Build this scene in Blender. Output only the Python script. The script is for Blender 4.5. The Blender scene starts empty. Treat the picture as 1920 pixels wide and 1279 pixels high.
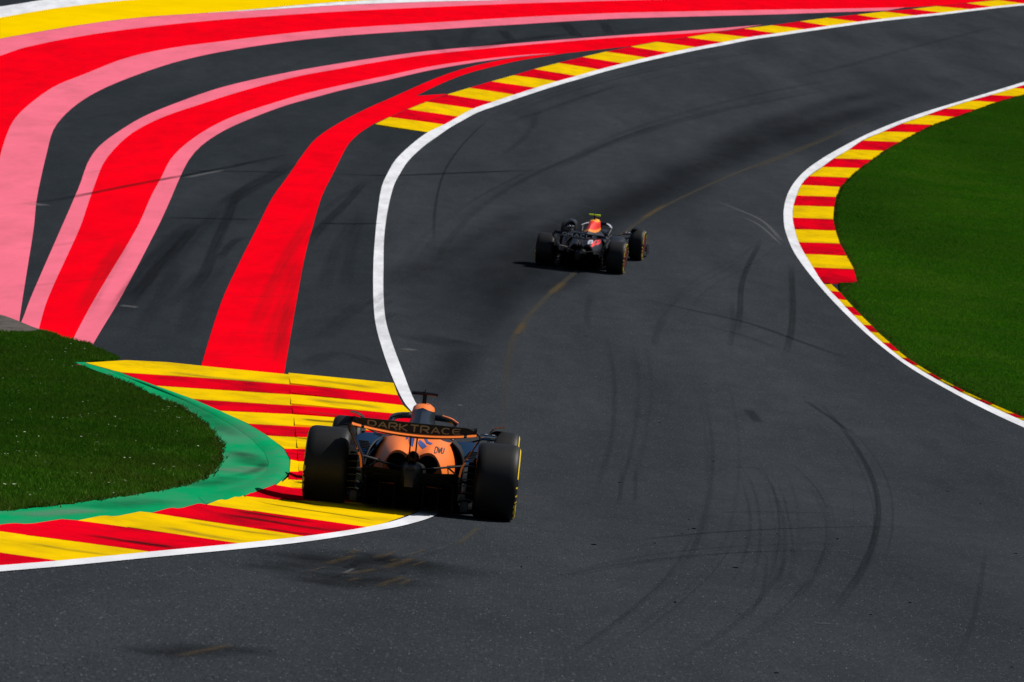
import bpy, bmesh, math, random
import numpy as np
from mathutils import Vector, Matrix
from mathutils.bvhtree import BVHTree

SC = bpy.context.scene
COL = SC.collection
R = math.radians

# ------------------------------------------------------------------ camera
CAM_Z = 1.71
FPX, CX, CY = 5760.0, 960.0, 639.5          # focal length and centre in photo pixels
PITCH = R(-0.164)
cam_d = bpy.data.cameras.new('camera')
cam = bpy.data.objects.new('camera', cam_d); COL.objects.link(cam)
cam.location = (0, 0, CAM_Z)
cam.rotation_euler = (R(90) + PITCH, 0, 0)
cam_d.sensor_width = 36.0
cam_d.lens = 36.0 * FPX / 1920.0
cam_d.clip_start = 0.5
cam_d.clip_end = 3000
cam_d.dof.use_dof = True
cam_d.dof.focus_distance = 27.5
cam_d.dof.aperture_fstop = 7.1
SC.camera = cam

# ------------------------------------------------------------------ sky and sun
SUN_EL, SUN_AHEAD = R(47), R(14)            # sun stands to the right, slightly ahead of the camera
sv = Vector((math.cos(SUN_EL) * math.cos(SUN_AHEAD), math.cos(SUN_EL) * math.sin(SUN_AHEAD), math.sin(SUN_EL)))
W = bpy.data.worlds.new('World'); SC.world = W; W.use_nodes = True
wn = W.node_tree.nodes
sky = wn.new('ShaderNodeTexSky'); sky.sky_type = 'NISHITA'; sky.sun_disc = False
sky.sun_elevation = SUN_EL
sky.sun_rotation = math.atan2(sv.x, sv.y)
bg = wn['Background']; bg.inputs[1].default_value = 0.05
W.node_tree.links.new(sky.outputs[0], bg.inputs[0])
sun_d = bpy.data.lights.new('sun', 'SUN'); sun_d.energy = 4.2; sun_d.angle = R(0.5); sun_d.color = (1, 0.96, 0.9)
sun = bpy.data.objects.new('sun', sun_d); COL.objects.link(sun)
sun.rotation_euler = (-sv).to_track_quat('-Z', 'Y').to_euler()
sun.location = (20, 0, 40)

SC.view_settings.view_transform = 'Standard'
SC.view_settings.look = 'None'
SC.view_settings.exposure = 0.0
SC.view_settings.gamma = 1.0
SC.render.engine = 'CYCLES'
SC.cycles.max_bounces = 6
SC.cycles.transparent_max_bounces = 40
SC.cycles.use_denoising = True

rng = np.random.default_rng(7)
random.seed(7)

# ------------------------------------------------------------------ terrain
_ys = np.arange(-400, 900, 0.05)
_sl = np.interp(_ys, [-400, 18, 33, 46, 65, 90, 115, 330, 420, 900],
                     [0, 0, .0, .105, .122, .150, .180, .180, .03, .0])
_k = np.ones(41) / 41
_sl = np.convolve(np.pad(_sl, 20, mode='edge'), _k, mode='valid')
_P = np.cumsum(_sl) * 0.05
_P -= np.interp(28.4, _ys, _P)
CROSS = 0.105
def ter(x, y):
    return np.interp(y, _ys, _P) - CROSS * 90 * np.tanh(np.asarray(x) / 90.0)
_ts = np.arange(7, 480, 0.2)
def unproj(px, py, h=0.0):
    """ground point (with a surface h above the terrain) seen at a photo pixel"""
    u = (px - CX) / FPX; v = -(py - CY) / FPX
    d = np.array([u, math.cos(PITCH) - v * math.sin(PITCH), math.sin(PITCH) + v * math.cos(PITCH)])
    g = CAM_Z + _ts * d[2] - ter(_ts * d[0], _ts * d[1]) - h
    idx = np.argmax(g <= 0)
    if g[idx] > 0: idx = len(_ts) - 1
    t = _ts[idx]
    if idx > 0:
        a, b = g[idx - 1], g[idx]
        t = _ts[idx - 1] + (_ts[idx] - _ts[idx - 1]) * a / (a - b)
    return Vector((t * d[0], t * d[1], 0.0))

def catmull(pts, step=12.0):
    """smooth polyline through points, samples about `step` apart"""
    P = [np.array(p, float) for p in pts]
    if len(P) < 3:
        n = max(2, int(np.linalg.norm(P[1] - P[0]) / step) + 1)
        return [tuple(P[0] + (P[1] - P[0]) * t) for t in np.linspace(0, 1, n)]
    Q = [2 * P[0] - P[1]] + P + [2 * P[-1] - P[-2]]
    out = []
    for i in range(1, len(Q) - 2):
        p0, p1, p2, p3 = Q[i - 1:i + 3]
        # centripetal-ish: limit tangents
        l = np.linalg.norm(p2 - p1)
        t1 = (p2 - p0); t2 = (p3 - p1)
        t1 = t1 / (np.linalg.norm(t1) + 1e-9) * l
        t2 = t2 / (np.linalg.norm(t2) + 1e-9) * l
        n = max(1, int(l / step))
        for k in range(n):
            t = k / n; t2_, t3_ = t * t, t * t * t
            out.append(tuple((2 * t3_ - 3 * t2_ + 1) * p1 + (t3_ - 2 * t2_ + t) * t1 + (-2 * t3_ + 3 * t2_) * p2 + (t3_ - t2_) * t2))
    out.append(tuple(P[-1]))
    return out

def ground_line(pts, step=10.0, h=0.0):
    return [unproj(x, y, h) for x, y in catmull(pts, step)]

# ------------------------------------------------------------------ object helpers
def tag(o, label=None, cat=None, group=None, kind=None):
    if label: o['label'] = label
    if cat: o['category'] = cat
    if group: o['group'] = group
    if kind: o['kind'] = kind
    return o
def mesh_obj(name, verts, faces, mat, parent=None, smooth=False, uvs=None, mats=None):
    me = bpy.data.meshes.new(name)
    me.from_pydata([tuple(v) for v in verts], [], faces)
    if mats:
        for m in mats: me.materials.append(m)
    elif mat: me.materials.append(mat)
    if uvs is not None:
        uvl = me.uv_layers.new(name='UVMap')
        for l in me.loops: uvl.data[l.index].uv = uvs[l.vertex_index]
    if smooth: me.shade_smooth()
    me.update()
    o = bpy.data.objects.new(name, me); COL.objects.link(o)
    if parent: o.parent = parent
    return o
def bm_obj(name, bm, mat, parent=None, smooth_angle=None):
    bmesh.ops.recalc_face_normals(bm, faces=bm.faces)
    if smooth_angle is not None:
        for f in bm.faces: f.smooth = True
        for e in bm.edges:
            if len(e.link_faces) == 2 and e.calc_face_angle(0) > R(smooth_angle): e.smooth = False
    me = bpy.data.meshes.new(name); bm.to_mesh(me); bm.free()
    if mat: me.materials.append(mat)
    o = bpy.data.objects.new(name, me); COL.objects.link(o)
    if parent: o.parent = parent
    return o
def empty(name, loc=(0, 0, 0)):
    o = bpy.data.objects.new(name, None); COL.objects.link(o); o.location = loc
    o.empty_display_size = 0.3
    return o

def drape(name, poly, h, mat, parent=None, ystep=0.6, xstep=8.0, bump=None):
    """flat outline (world xy) filled and laid on the terrain, h above it"""
    bm = bmesh.new()
    vs = []
    for p in poly:
        q = (p[0], p[1], 0.0)
        if vs and (Vector(q) - vs[-1].co).length < 1e-3: continue
        vs.append(bm.verts.new(q))
    if (vs[0].co - vs[-1].co).length < 1e-3: bm.verts.remove(vs.pop())
    f = bm.faces.new(vs)
    bmesh.ops.triangulate(bm, faces=[f], ngon_method='EAR_CLIP')
    ys = [v.co.y for v in bm.verts]; xs = [v.co.x for v in bm.verts]
    y0, y1 = min(ys), max(ys)
    y = y0 + ystep * 0.5
    while y < y1:
        bmesh.ops.bisect_plane(bm, geom=bm.verts[:] + bm.edges[:] + bm.faces[:], plane_co=(0, y, 0), plane_no=(0, 1, 0), dist=1e-5)
        y += ystep if y < 125 else 6.0
    x = min(xs) + xstep * 0.5
    while x < max(xs):
        bmesh.ops.bisect_plane(bm, geom=bm.verts[:] + bm.edges[:] + bm.faces[:], plane_co=(x, 0, 0), plane_no=(1, 0, 0), dist=1e-5)
        x += xstep
    bmesh.ops.triangulate(bm, faces=bm.faces[:])
    X = np.array([v.co.x for v in bm.verts]); Y = np.array([v.co.y for v in bm.verts])
    Z = ter(X, Y) + h
    if bump is not None: Z = Z + bump(X, Y)
    for v, z in zip(bm.verts, Z): v.co.z = z
    for fc in bm.faces:
        fc.normal_update()
        if fc.normal.z < 0: fc.normal_flip()
        fc.smooth = True
    me = bpy.data.meshes.new(name); bm.to_mesh(me); bm.free()
    me.materials.append(mat)
    o = bpy.data.objects.new(name, me); COL.objects.link(o)
    if parent: o.parent = parent
    return o

# ------------------------------------------------------------------ materials
def new_mat(name):
    m = bpy.data.materials.new(name); m.use_nodes = True
    nt = m.node_tree; b = nt.nodes['Principled BSDF']
    return m, nt, b
def N(nt, t, **kw):
    n = nt.nodes.new(t)
    for k, v in kw.items(): setattr(n, k, v)
    return n
def noise(nt, scale, detail=4, rough=0.6, vec=None, mapscale=None):
    n = N(nt, 'ShaderNodeTexNoise'); n.inputs['Scale'].default_value = scale
    n.inputs['Detail'].default_value = detail; n.inputs['Roughness'].default_value = rough
    if vec is None:
        tc = N(nt, 'ShaderNodeTexCoord'); vec = tc.outputs['Object']
    if mapscale:
        mp = N(nt, 'ShaderNodeMapping'); mp.inputs['Scale'].default_value = mapscale
        nt.links.new(vec, mp.inputs[0]); vec = mp.outputs[0]
    nt.links.new(vec, n.inputs['Vector'])
    return n
def ramp(nt, src, stops):
    r = N(nt, 'ShaderNodeValToRGB'); e = r.color_ramp.elements
    while len(e) < len(stops): e.new(0.5)
    for el, (p, c) in zip(e, stops):
        el.position = p
        el.color = (c, c, c, 1) if isinstance(c, (int, float)) else (*c, 1)
    nt.links.new(src, r.inputs[0])
    return r
def mix(nt, fac, a, b, mode='MIX'):
    m = N(nt, 'ShaderNodeMix', data_type='RGBA', blend_type=mode)
    if isinstance(fac, (int, float)): m.inputs[0].default_value = fac
    else: nt.links.new(fac, m.inputs[0])
    for i, s in ((6, a), (7, b)):
        if isinstance(s, tuple): m.inputs[i].default_value = (*s, 1)
        else: nt.links.new(s, m.inputs[i])
    return m.outputs[2]
def bump(nt, b, src, strength, dist):
    bp = N(nt, 'ShaderNodeBump'); bp.inputs['Strength'].default_value = strength; bp.inputs['Distance'].default_value = dist
    nt.links.new(src, bp.inputs['Height']); nt.links.new(bp.outputs[0], b.inputs['Normal'])

def asphalt(name, c1, c2, grain=0.5, light=(0.16, 0.165, 0.17), streak=(0.35, 0.06, 0.2)):
    m, nt, b = new_mat(name)
    big = noise(nt, 1.0, 5, 0.6, mapscale=streak)
    base = mix(nt, ramp(nt, big.outputs[0], [(0.3, 0), (0.7, 1)]).outputs[0], c1, c2)
    med = noise(nt, 2.2, 6, 0.65, mapscale=(1, 0.4, 1))
    base = mix(nt, ramp(nt, med.outputs[0], [(0.35, 0.0), (0.75, 0.35)]).outputs[0], base, tuple(x * 0.6 for x in c1))
    g = noise(nt, 60, 3, 0.75)
    base = mix(nt, ramp(nt, g.outputs[0], [(0.30, grain), (0.5, 0)]).outputs[0], base, tuple(x * 0.35 for x in c1))
    vo = N(nt, 'ShaderNodeTexVoronoi'); vo.inputs['Scale'].default_value = 38
    tc = N(nt, 'ShaderNodeTexCoord'); nt.links.new(tc.outputs['Object'], vo.inputs['Vector'])
    sp = N(nt, 'ShaderNodeSeparateColor'); nt.links.new(vo.outputs['Color'], sp.inputs[0])
    chip = N(nt, 'ShaderNodeMath', operation='MULTIPLY')
    nt.links.new(ramp(nt, sp.outputs[0], [(0.78, 0), (0.98, grain)]).outputs[0], chip.inputs[0])
    nt.links.new(ramp(nt, vo.outputs['Distance'], [(0.2, 1), (0.5, 0)]).outputs[0], chip.inputs[1])
    base = mix(nt, chip.outputs[0], base, light)
    nt.links.new(base, b.inputs['Base Color'])
    b.inputs['Roughness'].default_value = 0.85
    b.inputs['Specular IOR Level'].default_value = 0.0
    bump(nt, b, g.outputs[0], 0.5, 0.004)
    return m
def paint(name, col, rough=0.75, dirt=0.25, dirtcol=(0.03, 0.03, 0.032), mapscale=(0.7, 0.15, 1), grain=0.25):
    m, nt, b = new_mat(name)
    n1 = noise(nt, 1.5, 7, 0.7, mapscale=mapscale)
    f = ramp(nt, n1.outputs[0], [(0.44, 0), (0.72, dirt)])
    base = mix(nt, f.outputs[0], col, dirtcol)
    n3 = noise(nt, 0.35, 3, 0.5)
    base = mix(nt, ramp(nt, n3.outputs[0], [(0.4, 0), (0.7, 0.22)]).outputs[0], base, tuple(x * 0.6 for x in col))
    n2 = noise(nt, 70, 3, 0.7)
    base = mix(nt, ramp(nt, n2.outputs[0], [(0.28, grain), (0.42, 0)]).outputs[0], base, dirtcol)
    nt.links.new(base, b.inputs['Base Color'])
    b.inputs['Roughness'].default_value = rough
    b.inputs['Specular IOR Level'].default_value = 0.0
    bump(nt, b, n2.outputs[0], 0.3, 0.003)
    return m
def plain(name, col, rough=0.5, metal=0.0, coat=0.0, spec=0.5):
    m, nt, b = new_mat(name)
    n = noise(nt, 9, 3, 0.6)
    c = mix(nt, ramp(nt, n.outputs[0], [(0.35, 0), (0.8, 0.25)]).outputs[0], col, tuple(x * 0.7 for x in col))
    nt.links.new(c, b.inputs['Base Color'])
    b.inputs['Roughness'].default_value = rough; b.inputs['Metallic'].default_value = metal
    b.inputs['Coat Weight'].default_value = coat; b.inputs['Specular IOR Level'].default_value = spec
    return m
def mark_mat(name, col, alpha, nscale=(6, 0.6, 1), soft=0.5, uvn=None, lo=0.3):
    """worn stain: covers the asphalt only where its own ragged shape is"""
    m, nt, b = new_mat(name)
    uv = N(nt, 'ShaderNodeUVMap')
    sx = N(nt, 'ShaderNodeSeparateXYZ'); nt.links.new(uv.outputs[0], sx.inputs[0])
    def edge(sock, w):
        a = N(nt, 'ShaderNodeMath', operation='PINGPONG'); nt.links.new(sock, a.inputs[0]); a.inputs[1].default_value = 0.5
        r = N(nt, 'ShaderNodeMapRange', interpolation_type='SMOOTHSTEP'); nt.links.new(a.outputs[0], r.inputs[0])
        r.inputs[1].default_value = 0.0; r.inputs[2].default_value = w
        return r.outputs[0]
    e = N(nt, 'ShaderNodeMath', operation='MULTIPLY')
    nt.links.new(edge(sx.outputs[0], soft), e.inputs[0]); nt.links.new(edge(sx.outputs[1], 0.25), e.inputs[1])
    n1 = noise(nt, 1.0, 6, 0.75, mapscale=nscale) if not uvn else noise(nt, 1.0, 5, 0.75, vec=uv.outputs[0], mapscale=uvn)
    e2 = N(nt, 'ShaderNodeMath', operation='MULTIPLY'); nt.links.new(e.outputs[0], e2.inputs[0])
    nt.links.new(ramp(nt, n1.outputs[0], [(0.25, lo), (0.68, 1)]).outputs[0], e2.inputs[1])
    e3 = N(nt, 'ShaderNodeMath', operation='MULTIPLY'); nt.links.new(e2.outputs[0], e3.inputs[0]); e3.inputs[1].default_value = alpha
    b.inputs['Base Color'].default_value = (*col, 1); b.inputs['Roughness'].default_value = 0.8
    b.inputs['Specular IOR Level'].default_value = 0.0
    tr = N(nt, 'ShaderNodeBsdfTransparent'); mx = N(nt, 'ShaderNodeMixShader')
    nt.links.new(e3.outputs[0], mx.inputs[0]); nt.links.new(tr.outputs[0], mx.inputs[1]); nt.links.new(b.outputs[0], mx.inputs[2])
    nt.links.new(mx.outputs[0], nt.nodes['Material Output'].inputs['Surface'])
    return m

M = {}
M['run'] = asphalt('run_off_asphalt', (0.020, 0.025, 0.030), (0.036, 0.042, 0.049), 0.35)
M['track'] = asphalt('track_asphalt', (0.029, 0.034, 0.040), (0.050, 0.056, 0.064), 0.55)
M['red'] = paint('red_paint', (0.90, 0.001, 0.010), dirt=0.4, dirtcol=(0.32, 0.003, 0.008), grain=0.22)
M['pink'] = paint('pink_paint', (0.86, 0.17, 0.25), dirt=0.45, dirtcol=(0.48, 0.11, 0.15), grain=0.22)
M['yellow'] = paint('yellow_paint', (0.90, 0.60, 0.0), dirt=0.15, dirtcol=(0.5, 0.3, 0.0), grain=0.1)
M['white'] = paint('white_paint', (0.80, 0.81, 0.84), dirt=0.5, dirtcol=(0.28, 0.28, 0.30), grain=0.45, mapscale=(1.2, 0.3, 1))
M['kred'] = paint('kerb_red', (0.75, 0.001, 0.012), dirt=0.75, dirtcol=(0.05, 0.004, 0.010), mapscale=(0.9, 0.7, 1), grain=0.15)
M['kyel'] = paint('kerb_yellow', (0.85, 0.55, 0.002), dirt=0.5, dirtcol=(0.22, 0.145, 0.008), mapscale=(0.9, 0.7, 1), grain=0.15)
M['green'] = paint('green_paint', (0.003, 0.31, 0.11), dirt=0.8, dirtcol=(0.09, 0.20, 0.14), mapscale=(0.8, 0.22, 1))
M['concrete'] = paint('old_concrete', (0.12, 0.105, 0.095), dirt=0.8, dirtcol=(0.05, 0.045, 0.04), mapscale=(3, 2, 1), grain=0.5)
# ------------------------------------------------------------------ ground sheets
def soil_mat():
    m, nt, b = new_mat('grass_soil')
    n1 = noise(nt, 0.5, 5, 0.6); n2 = noise(nt, 25, 4, 0.7)
    c = mix(nt, ramp(nt, n1.outputs[0], [(0.4, 0), (0.7, 1)]).outputs[0], (0.016, 0.060, 0.003), (0.028, 0.070, 0.006))
    c = mix(nt, ramp(nt, n2.outputs[0], [(0.35, 0.7), (0.6, 0)]).outputs[0], c, (0.010, 0.016, 0.004))
    nt.links.new(c, b.inputs['Base Color']); b.inputs['Roughness'].default_value = 1.0
    b.inputs['Specular IOR Level'].default_value = 0.0
    bump(nt, b, n2.outputs[0], 0.8, 0.03)
    return m
M['soil'] = soil_mat()

def grid_sheet(name, xs, ys, h, mat):
    X, Y = np.meshgrid(xs, ys); Z = ter(X, Y) + h
    V = np.stack([X.ravel(), Y.ravel(), Z.ravel()], 1); nx = len(xs)
    F = [(j * nx + i, j * nx + i + 1, (j + 1) * nx + i + 1, (j + 1) * nx + i) for j in range(len(ys) - 1) for i in range(nx - 1)]
    return mesh_obj(name, V, F, mat, smooth=True)
ysf = np.concatenate([np.arange(-60, 10, 5), np.arange(10, 125, 0.5), np.arange(125, 420, 5.0)])
tag(grid_sheet('ground', np.linspace(-400, 400, 81), np.concatenate([np.arange(-380, -60, 20), np.arange(-60, 860, 4)]), -0.30, M['soil']), kind='structure')
tag(grid_sheet('run_off_area', np.linspace(-70, 50, 61), ysf, 0.0, M['run']), kind='structure')

# ---- outlines read from the place (photo pixels, dropped onto the terrain)
LW_IN = [(-420, 1098), (-50, 1067), (0, 1063), (122, 1053), (293, 1036), (459, 1020), (581, 1006.5), (700, 988), (765, 970), (806, 948), (824, 920), (828, 890), (818, 850), (800, 810), (778, 780), (757, 754), (733, 702), (712, 640), (703, 600), (700, 555), (700, 500), (703, 450), (708, 400), (716, 350), (728, 323), (742, 300), (772, 271), (803, 248)]
LW_OUT = [(-420, 1110), (-50, 1079), (0, 1074.5), (122, 1064), (293, 1047), (459, 1031), (581, 1017), (700, 998), (770, 984), (826, 962), (848, 925), (850, 890), (840, 850), (821, 810), (798, 780), (778, 754), (757, 702), (734, 640), (723, 600), (719, 555), (719, 500), (720, 450), (726, 400), (738, 350), (750, 326), (765, 303), (793, 276), (822, 255)]
TK_IN = [(803, 248), (834, 233.5), (860, 218.7), (888.7, 203.7), (925.5, 191), (965.5, 177.5), (1005.6, 164.6), (1045.7, 152.5), (1082, 142.5), (1124, 130.5), (1169, 119), (1214, 108.3), (1256, 99), (1306.7, 88.5), (1357, 79.3), (1405, 70), (1457, 62.8), (1510, 55), (1554, 48.8), (1610.5, 41), (1655.6, 35.5), (1717, 29), (1766, 24), (1821, 17.4), (1861, 12.7), (1920, 6.8), (1985, 0), (2060, -8)]
TK_OUTER = [(703.4, 232.7), (730, 219.7), (765, 204.7), (799.6, 191), (838.7, 177), (879.7, 164.6), (921, 152.6), (963, 141), (1002, 129.5), (1046.7, 117.9), (1092, 106.8), (1135.8, 96.8), (1182.6, 87.5), (1231, 78.5), (1288, 70), (1335, 62.4), (1395, 53.4), (1447, 47.4), (1500, 40), (1550, 33.4), (1607, 27.4), (1657, 21.7), (1710.7, 16.7), (1756, 11.7), (1812.5, 6), (1871, 0), (1930, -7), (2000, -15)]
TW_LOW = []
for i, (x, y) in enumerate(TK_IN):
    k = np.interp(x, [803, 900, 1100, 1500, 1920], [9, 8.5, 6.5, 5.0, 3.6])
    TW_LOW.append((x + k * 0.9, y + k * 0.85))
RW_TRK = [(2120, 96), (2000, 130), (1920, 154), (1821, 184), (1724, 213.7), (1640.6, 245.4), (1573.8, 278.8), (1520.4, 312), (1493.7, 337), (1477, 364), (1469.6, 394), (1471, 427), (1477, 447), (1487, 470.4), (1507, 500.5), (1533.8, 533.8), (1567, 570.6), (1614, 617), (1657, 654), (1707, 690.8), (1781, 734), (1847.6, 769), (1920, 802.6), (2060, 860), (2250, 930)]
RW_KRB = [(2120, 103), (2000, 136.5), (1920, 159.6), (1859, 178), (1819, 189), (1772.5, 203.5), (1737.4, 216), (1690.7, 232), (1655.6, 247), (1617, 263.5), (1592, 280.5), (1563.8, 297), (1542, 313), (1517, 330), (1502, 347), (1493.7, 366.6), (1487.7, 385.6), (1486, 408), (1490, 430), (1497, 454), (1508.7, 476.5), (1523.7, 501), (1543.5, 532), (1571, 561), (1599, 590.6), (1630.6, 622), (1670.6, 656.7), (1709, 684), (1754, 711), (1796, 733.5), (1847.6, 758), (1902.7, 783), (1935, 797), (2080, 855), (2270, 925)]

left_edge = ground_line(LW_OUT, 12) + ground_line(TW_LOW, 12)[1:]
right_edge = ground_line(RW_TRK, 12)
trk = [Vector((-9, 4.0, 0))] + left_edge + right_edge + [Vector((16, 4.0, 0))]
track = tag(drape('track', trk, 0.004, M['track']), kind='structure')

def band(name, edge_a, edge_b, h, mat, label, cat='road marking', group=None, step=12):
    a = ground_line(edge_a, step); b = ground_line(edge_b, step)
    o = drape(name, a + b[::-1], h, mat)
    return tag(o, label, cat, group)

# white edge lines
def strip(name, A, B, h, mat, label, cat, group=None, step=8):
    """marking between two matched edges"""
    a = ground_line(A, step); b = ground_line(B, step)
    n = max(len(a), len(b))
    def res(l):
        P = np.array([(p.x, p.y) for p in l]); s = np.concatenate([[0], np.cumsum(np.linalg.norm(np.diff(P, axis=0), axis=1))])
        t = np.linspace(0, s[-1], n * 2)
        return np.stack([np.interp(t, s, P[:, 0]), np.interp(t, s, P[:, 1])], 1)
    return tag(drape(name, list(res(a)) + list(res(b))[::-1], h, mat), label, cat, group)
strip('white_edge_line', LW_IN + TK_IN[1:], LW_OUT + TW_LOW[1:], 0.010, M['white'],
      'long white painted line along the left edge of the track', 'road marking')
strip('white_edge_line', RW_KRB, RW_TRK, 0.010, M['white'],
      'white painted line curving round the right-hand grass', 'road marking')

# painted bands on the run-off area
P1T = [(-160, 104), (0, 73), (160, 46), (267, 33), (384, 25), (534, 16.7), (640, 10), (800, 4), (960, 0), (1141, -6), (1400, -14)]
R1T = [(-160, 160), (0, 105), (50, 88.5), (160, 66.8), (284, 50), (400, 38.4), (534, 28.4), (640, 21.7), (800, 14), (960, 7.3), (1141, 1.7), (1280, -2), (1500, -10)]
R1B = [(-45, 640), (-33, 520), (-22, 420), (-10, 335), (0, 294), (10, 260), (25, 227), (50, 200), (100, 163.6), (160, 138.6), (233.7, 110), (317, 91), (417, 77.5), (534, 63.4), (640, 53.4), (800, 43.4), (960, 33.4), (1141, 25), (1280, 21.7), (1447, 18.4), (1600, 16), (1697, 14)]
P2B = [(32, 640), (38, 590), (52, 500), (63.4, 427), (68.4, 377), (76.8, 334), (88.5, 284), (100, 244), (123.5, 213.7), (157, 187), (200, 163.6), (267, 137), (334, 115.5), (417, 97), (534, 79), (640, 67.8), (800, 56.8), (960, 46.7), (1141, 36), (1280, 31.7), (1447, 27.4), (1580, 22.7), (1664, 20)]
P3T = [(20, 645), (40.7, 602.7), (57, 560), (115, 427), (137, 377), (152, 340.6), (163.6, 307), (183.6, 277), (217, 250.4), (267, 220), (334, 192), (417, 163.6), (534, 137), (640, 118.5), (723.5, 106), (807, 95.5), (960.5, 82), (1141, 67.8), (1280, 58.4), (1347, 53.4), (1430, 46.7)]
R2T = [(66, 650), (73, 617), (90, 560), (150, 427), (167, 377), (180, 340.6), (193.7, 307), (213.7, 280.5), (247, 250.4), (300.5, 222), (367, 198.7), (450.7, 172), (551, 145), (640, 128.5), (723.5, 114), (807, 102), (960.5, 86.8), (1141, 71.8), (1280, 63.4), (1363.5, 57)]
R2B = [(120, 680), (138, 635), (178, 560), (257, 427), (284, 367), (302, 334), (319, 300.5), (344, 274), (384, 245.4), (434, 220), (501, 197), (567.6, 177), (640, 160), (723.5, 142.5), (807, 125), (890.4, 113), (974, 104), (1044, 99.8)]
P4B = [(155, 690), (175, 645.4), (225.7, 560), (295.5, 427), (317, 380.6), (337, 334), (354, 300.5), (377, 274), (417, 247), (467.4, 223.7), (534, 198.7), (601, 180), (640, 169.6), (723.5, 151), (807, 132), (890.4, 117.5), (974, 106.5), (1044, 99.8)]
R3L = [(372, 705), (378, 684), (414.8, 568), (448, 495), (482.5, 427), (511, 370.6), (537.6, 334), (567.6, 290.5), (594, 259), (640, 228.7), (690, 203), (740, 181), (790, 158.6), (840, 138.6), (890.4, 123.5), (957, 110), (1044, 100.2)]
R3R = [(530, 722), (533, 700), (557, 560), (572, 480), (586, 427), (604, 367), (624, 327), (640, 294), (653.4, 270.5), (673.4, 250.4), (703.4, 231)]
WEDGE = [(780, 180), (827, 157), (873.7, 138.6), (923.8, 125), (974, 113.5), (1057, 100.2), (1157.5, 89.5), (1181, 87.0)]

KO = {i: p for i, p in enumerate(TK_OUTER)}
def G(pts, step=12): return ground_line(pts, step)
tag(drape('painted_band', G([(-160, 18), (-60, 17), (0, 12.5), (80, 0), (150, -10)]) + G([(420, -12), (233.7, 1), (110, 15), (46.7, 25), (0, 33.4), (-60, 44), (-160, 62)]), 0.005, M['white']),
    'white painted band at the far top left, above the yellow band', 'road marking')
YB = [(-160, 62), (-60, 44), (0, 33.4), (46.7, 25), (110, 15), (233.7, 1), (420, -12)]
tag(drape('painted_band', G(YB) + G([(900, -8), (640, 3.3), (434, 21.0), (384, 24.5), (267, 32.6), (160, 45.6), (0, 72.6), (-160, 103.6)]), 0.005, M['yellow']),
    'broad yellow painted band sweeping across the far top left', 'road marking')
tag(drape('painted_band', G([(390, 24.2), (434, 21.4), (640, 3.7), (880, -7)]) + G([(1400, -15), (1141, -7), (960, -0.4), (800, 3.6), (640, 9.6), (534, 16.2), (390, 24.6)]), 0.006, M['white']),
    'thin white painted sliver between yellow and pink bands', 'road marking')
band('painted_band', P1T, R1T, 0.005, M['pink'], 'narrow pink stripe along the far side of the outermost red band')
R1poly = G(R1T) + G([(1500, -10), (1760, -14), (1930, -7.5)])[1:] + G([(1930, -7.5), (1871, -0.5), (1812, 5.5), (1756, 11.2), (1697, 14)])[1:] + G(R1B[::-1])[1:] + G([(-45, 640), (-200, 560), (-160, 160)], 20)[1:]
tag(drape('painted_band', R1poly, 0.005, M['red']), 'widest red painted band, outermost on the upper left run-off', 'road marking')
band('painted_band', R1B, P2B, 0.0055, M['pink'], 'widest pink stripe, running down the inner side of the outermost red band')
band('painted_band', P3T, R2T, 0.005, M['pink'], 'pink stripe on the outer side of the middle red band')
R2poly = G(R2T) + G([(1363.5, 57), (1288, 69.6), (1231, 78), (1183, 87)])[1:] + G([(1181, 87.2), (1157.5, 89.5), (1057, 100.2), (1044, 100)])[1:] + G(R2B[::-1])[1:]
tag(drape('painted_band', R2poly, 0.0055, M['red']), 'middle red painted band edged with pink on both sides', 'road marking')
band('painted_band', R2B, P4B, 0.006, M['pink'], 'pink stripe on the inner side of the middle red band, tapering to a point')
R3poly = G(R3L) + G([(1044, 100.2), (1057, 100.4)])[1:] + G([(1057, 100.6), (974, 113.8), (923.8, 125.3), (873.7, 138.9), (827, 157.3), (780, 180)])[1:] + \
    [unproj(838, 176.5)] + G([(799.6, 190.5), (765, 204.2), (730, 219.2), (703.4, 231)], 30) + G(R3R[::-1])[1:]
tag(drape('painted_band', R3poly, 0.0065, M['red']), 'innermost red painted band without pink edges, nearest the track', 'road marking')

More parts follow.
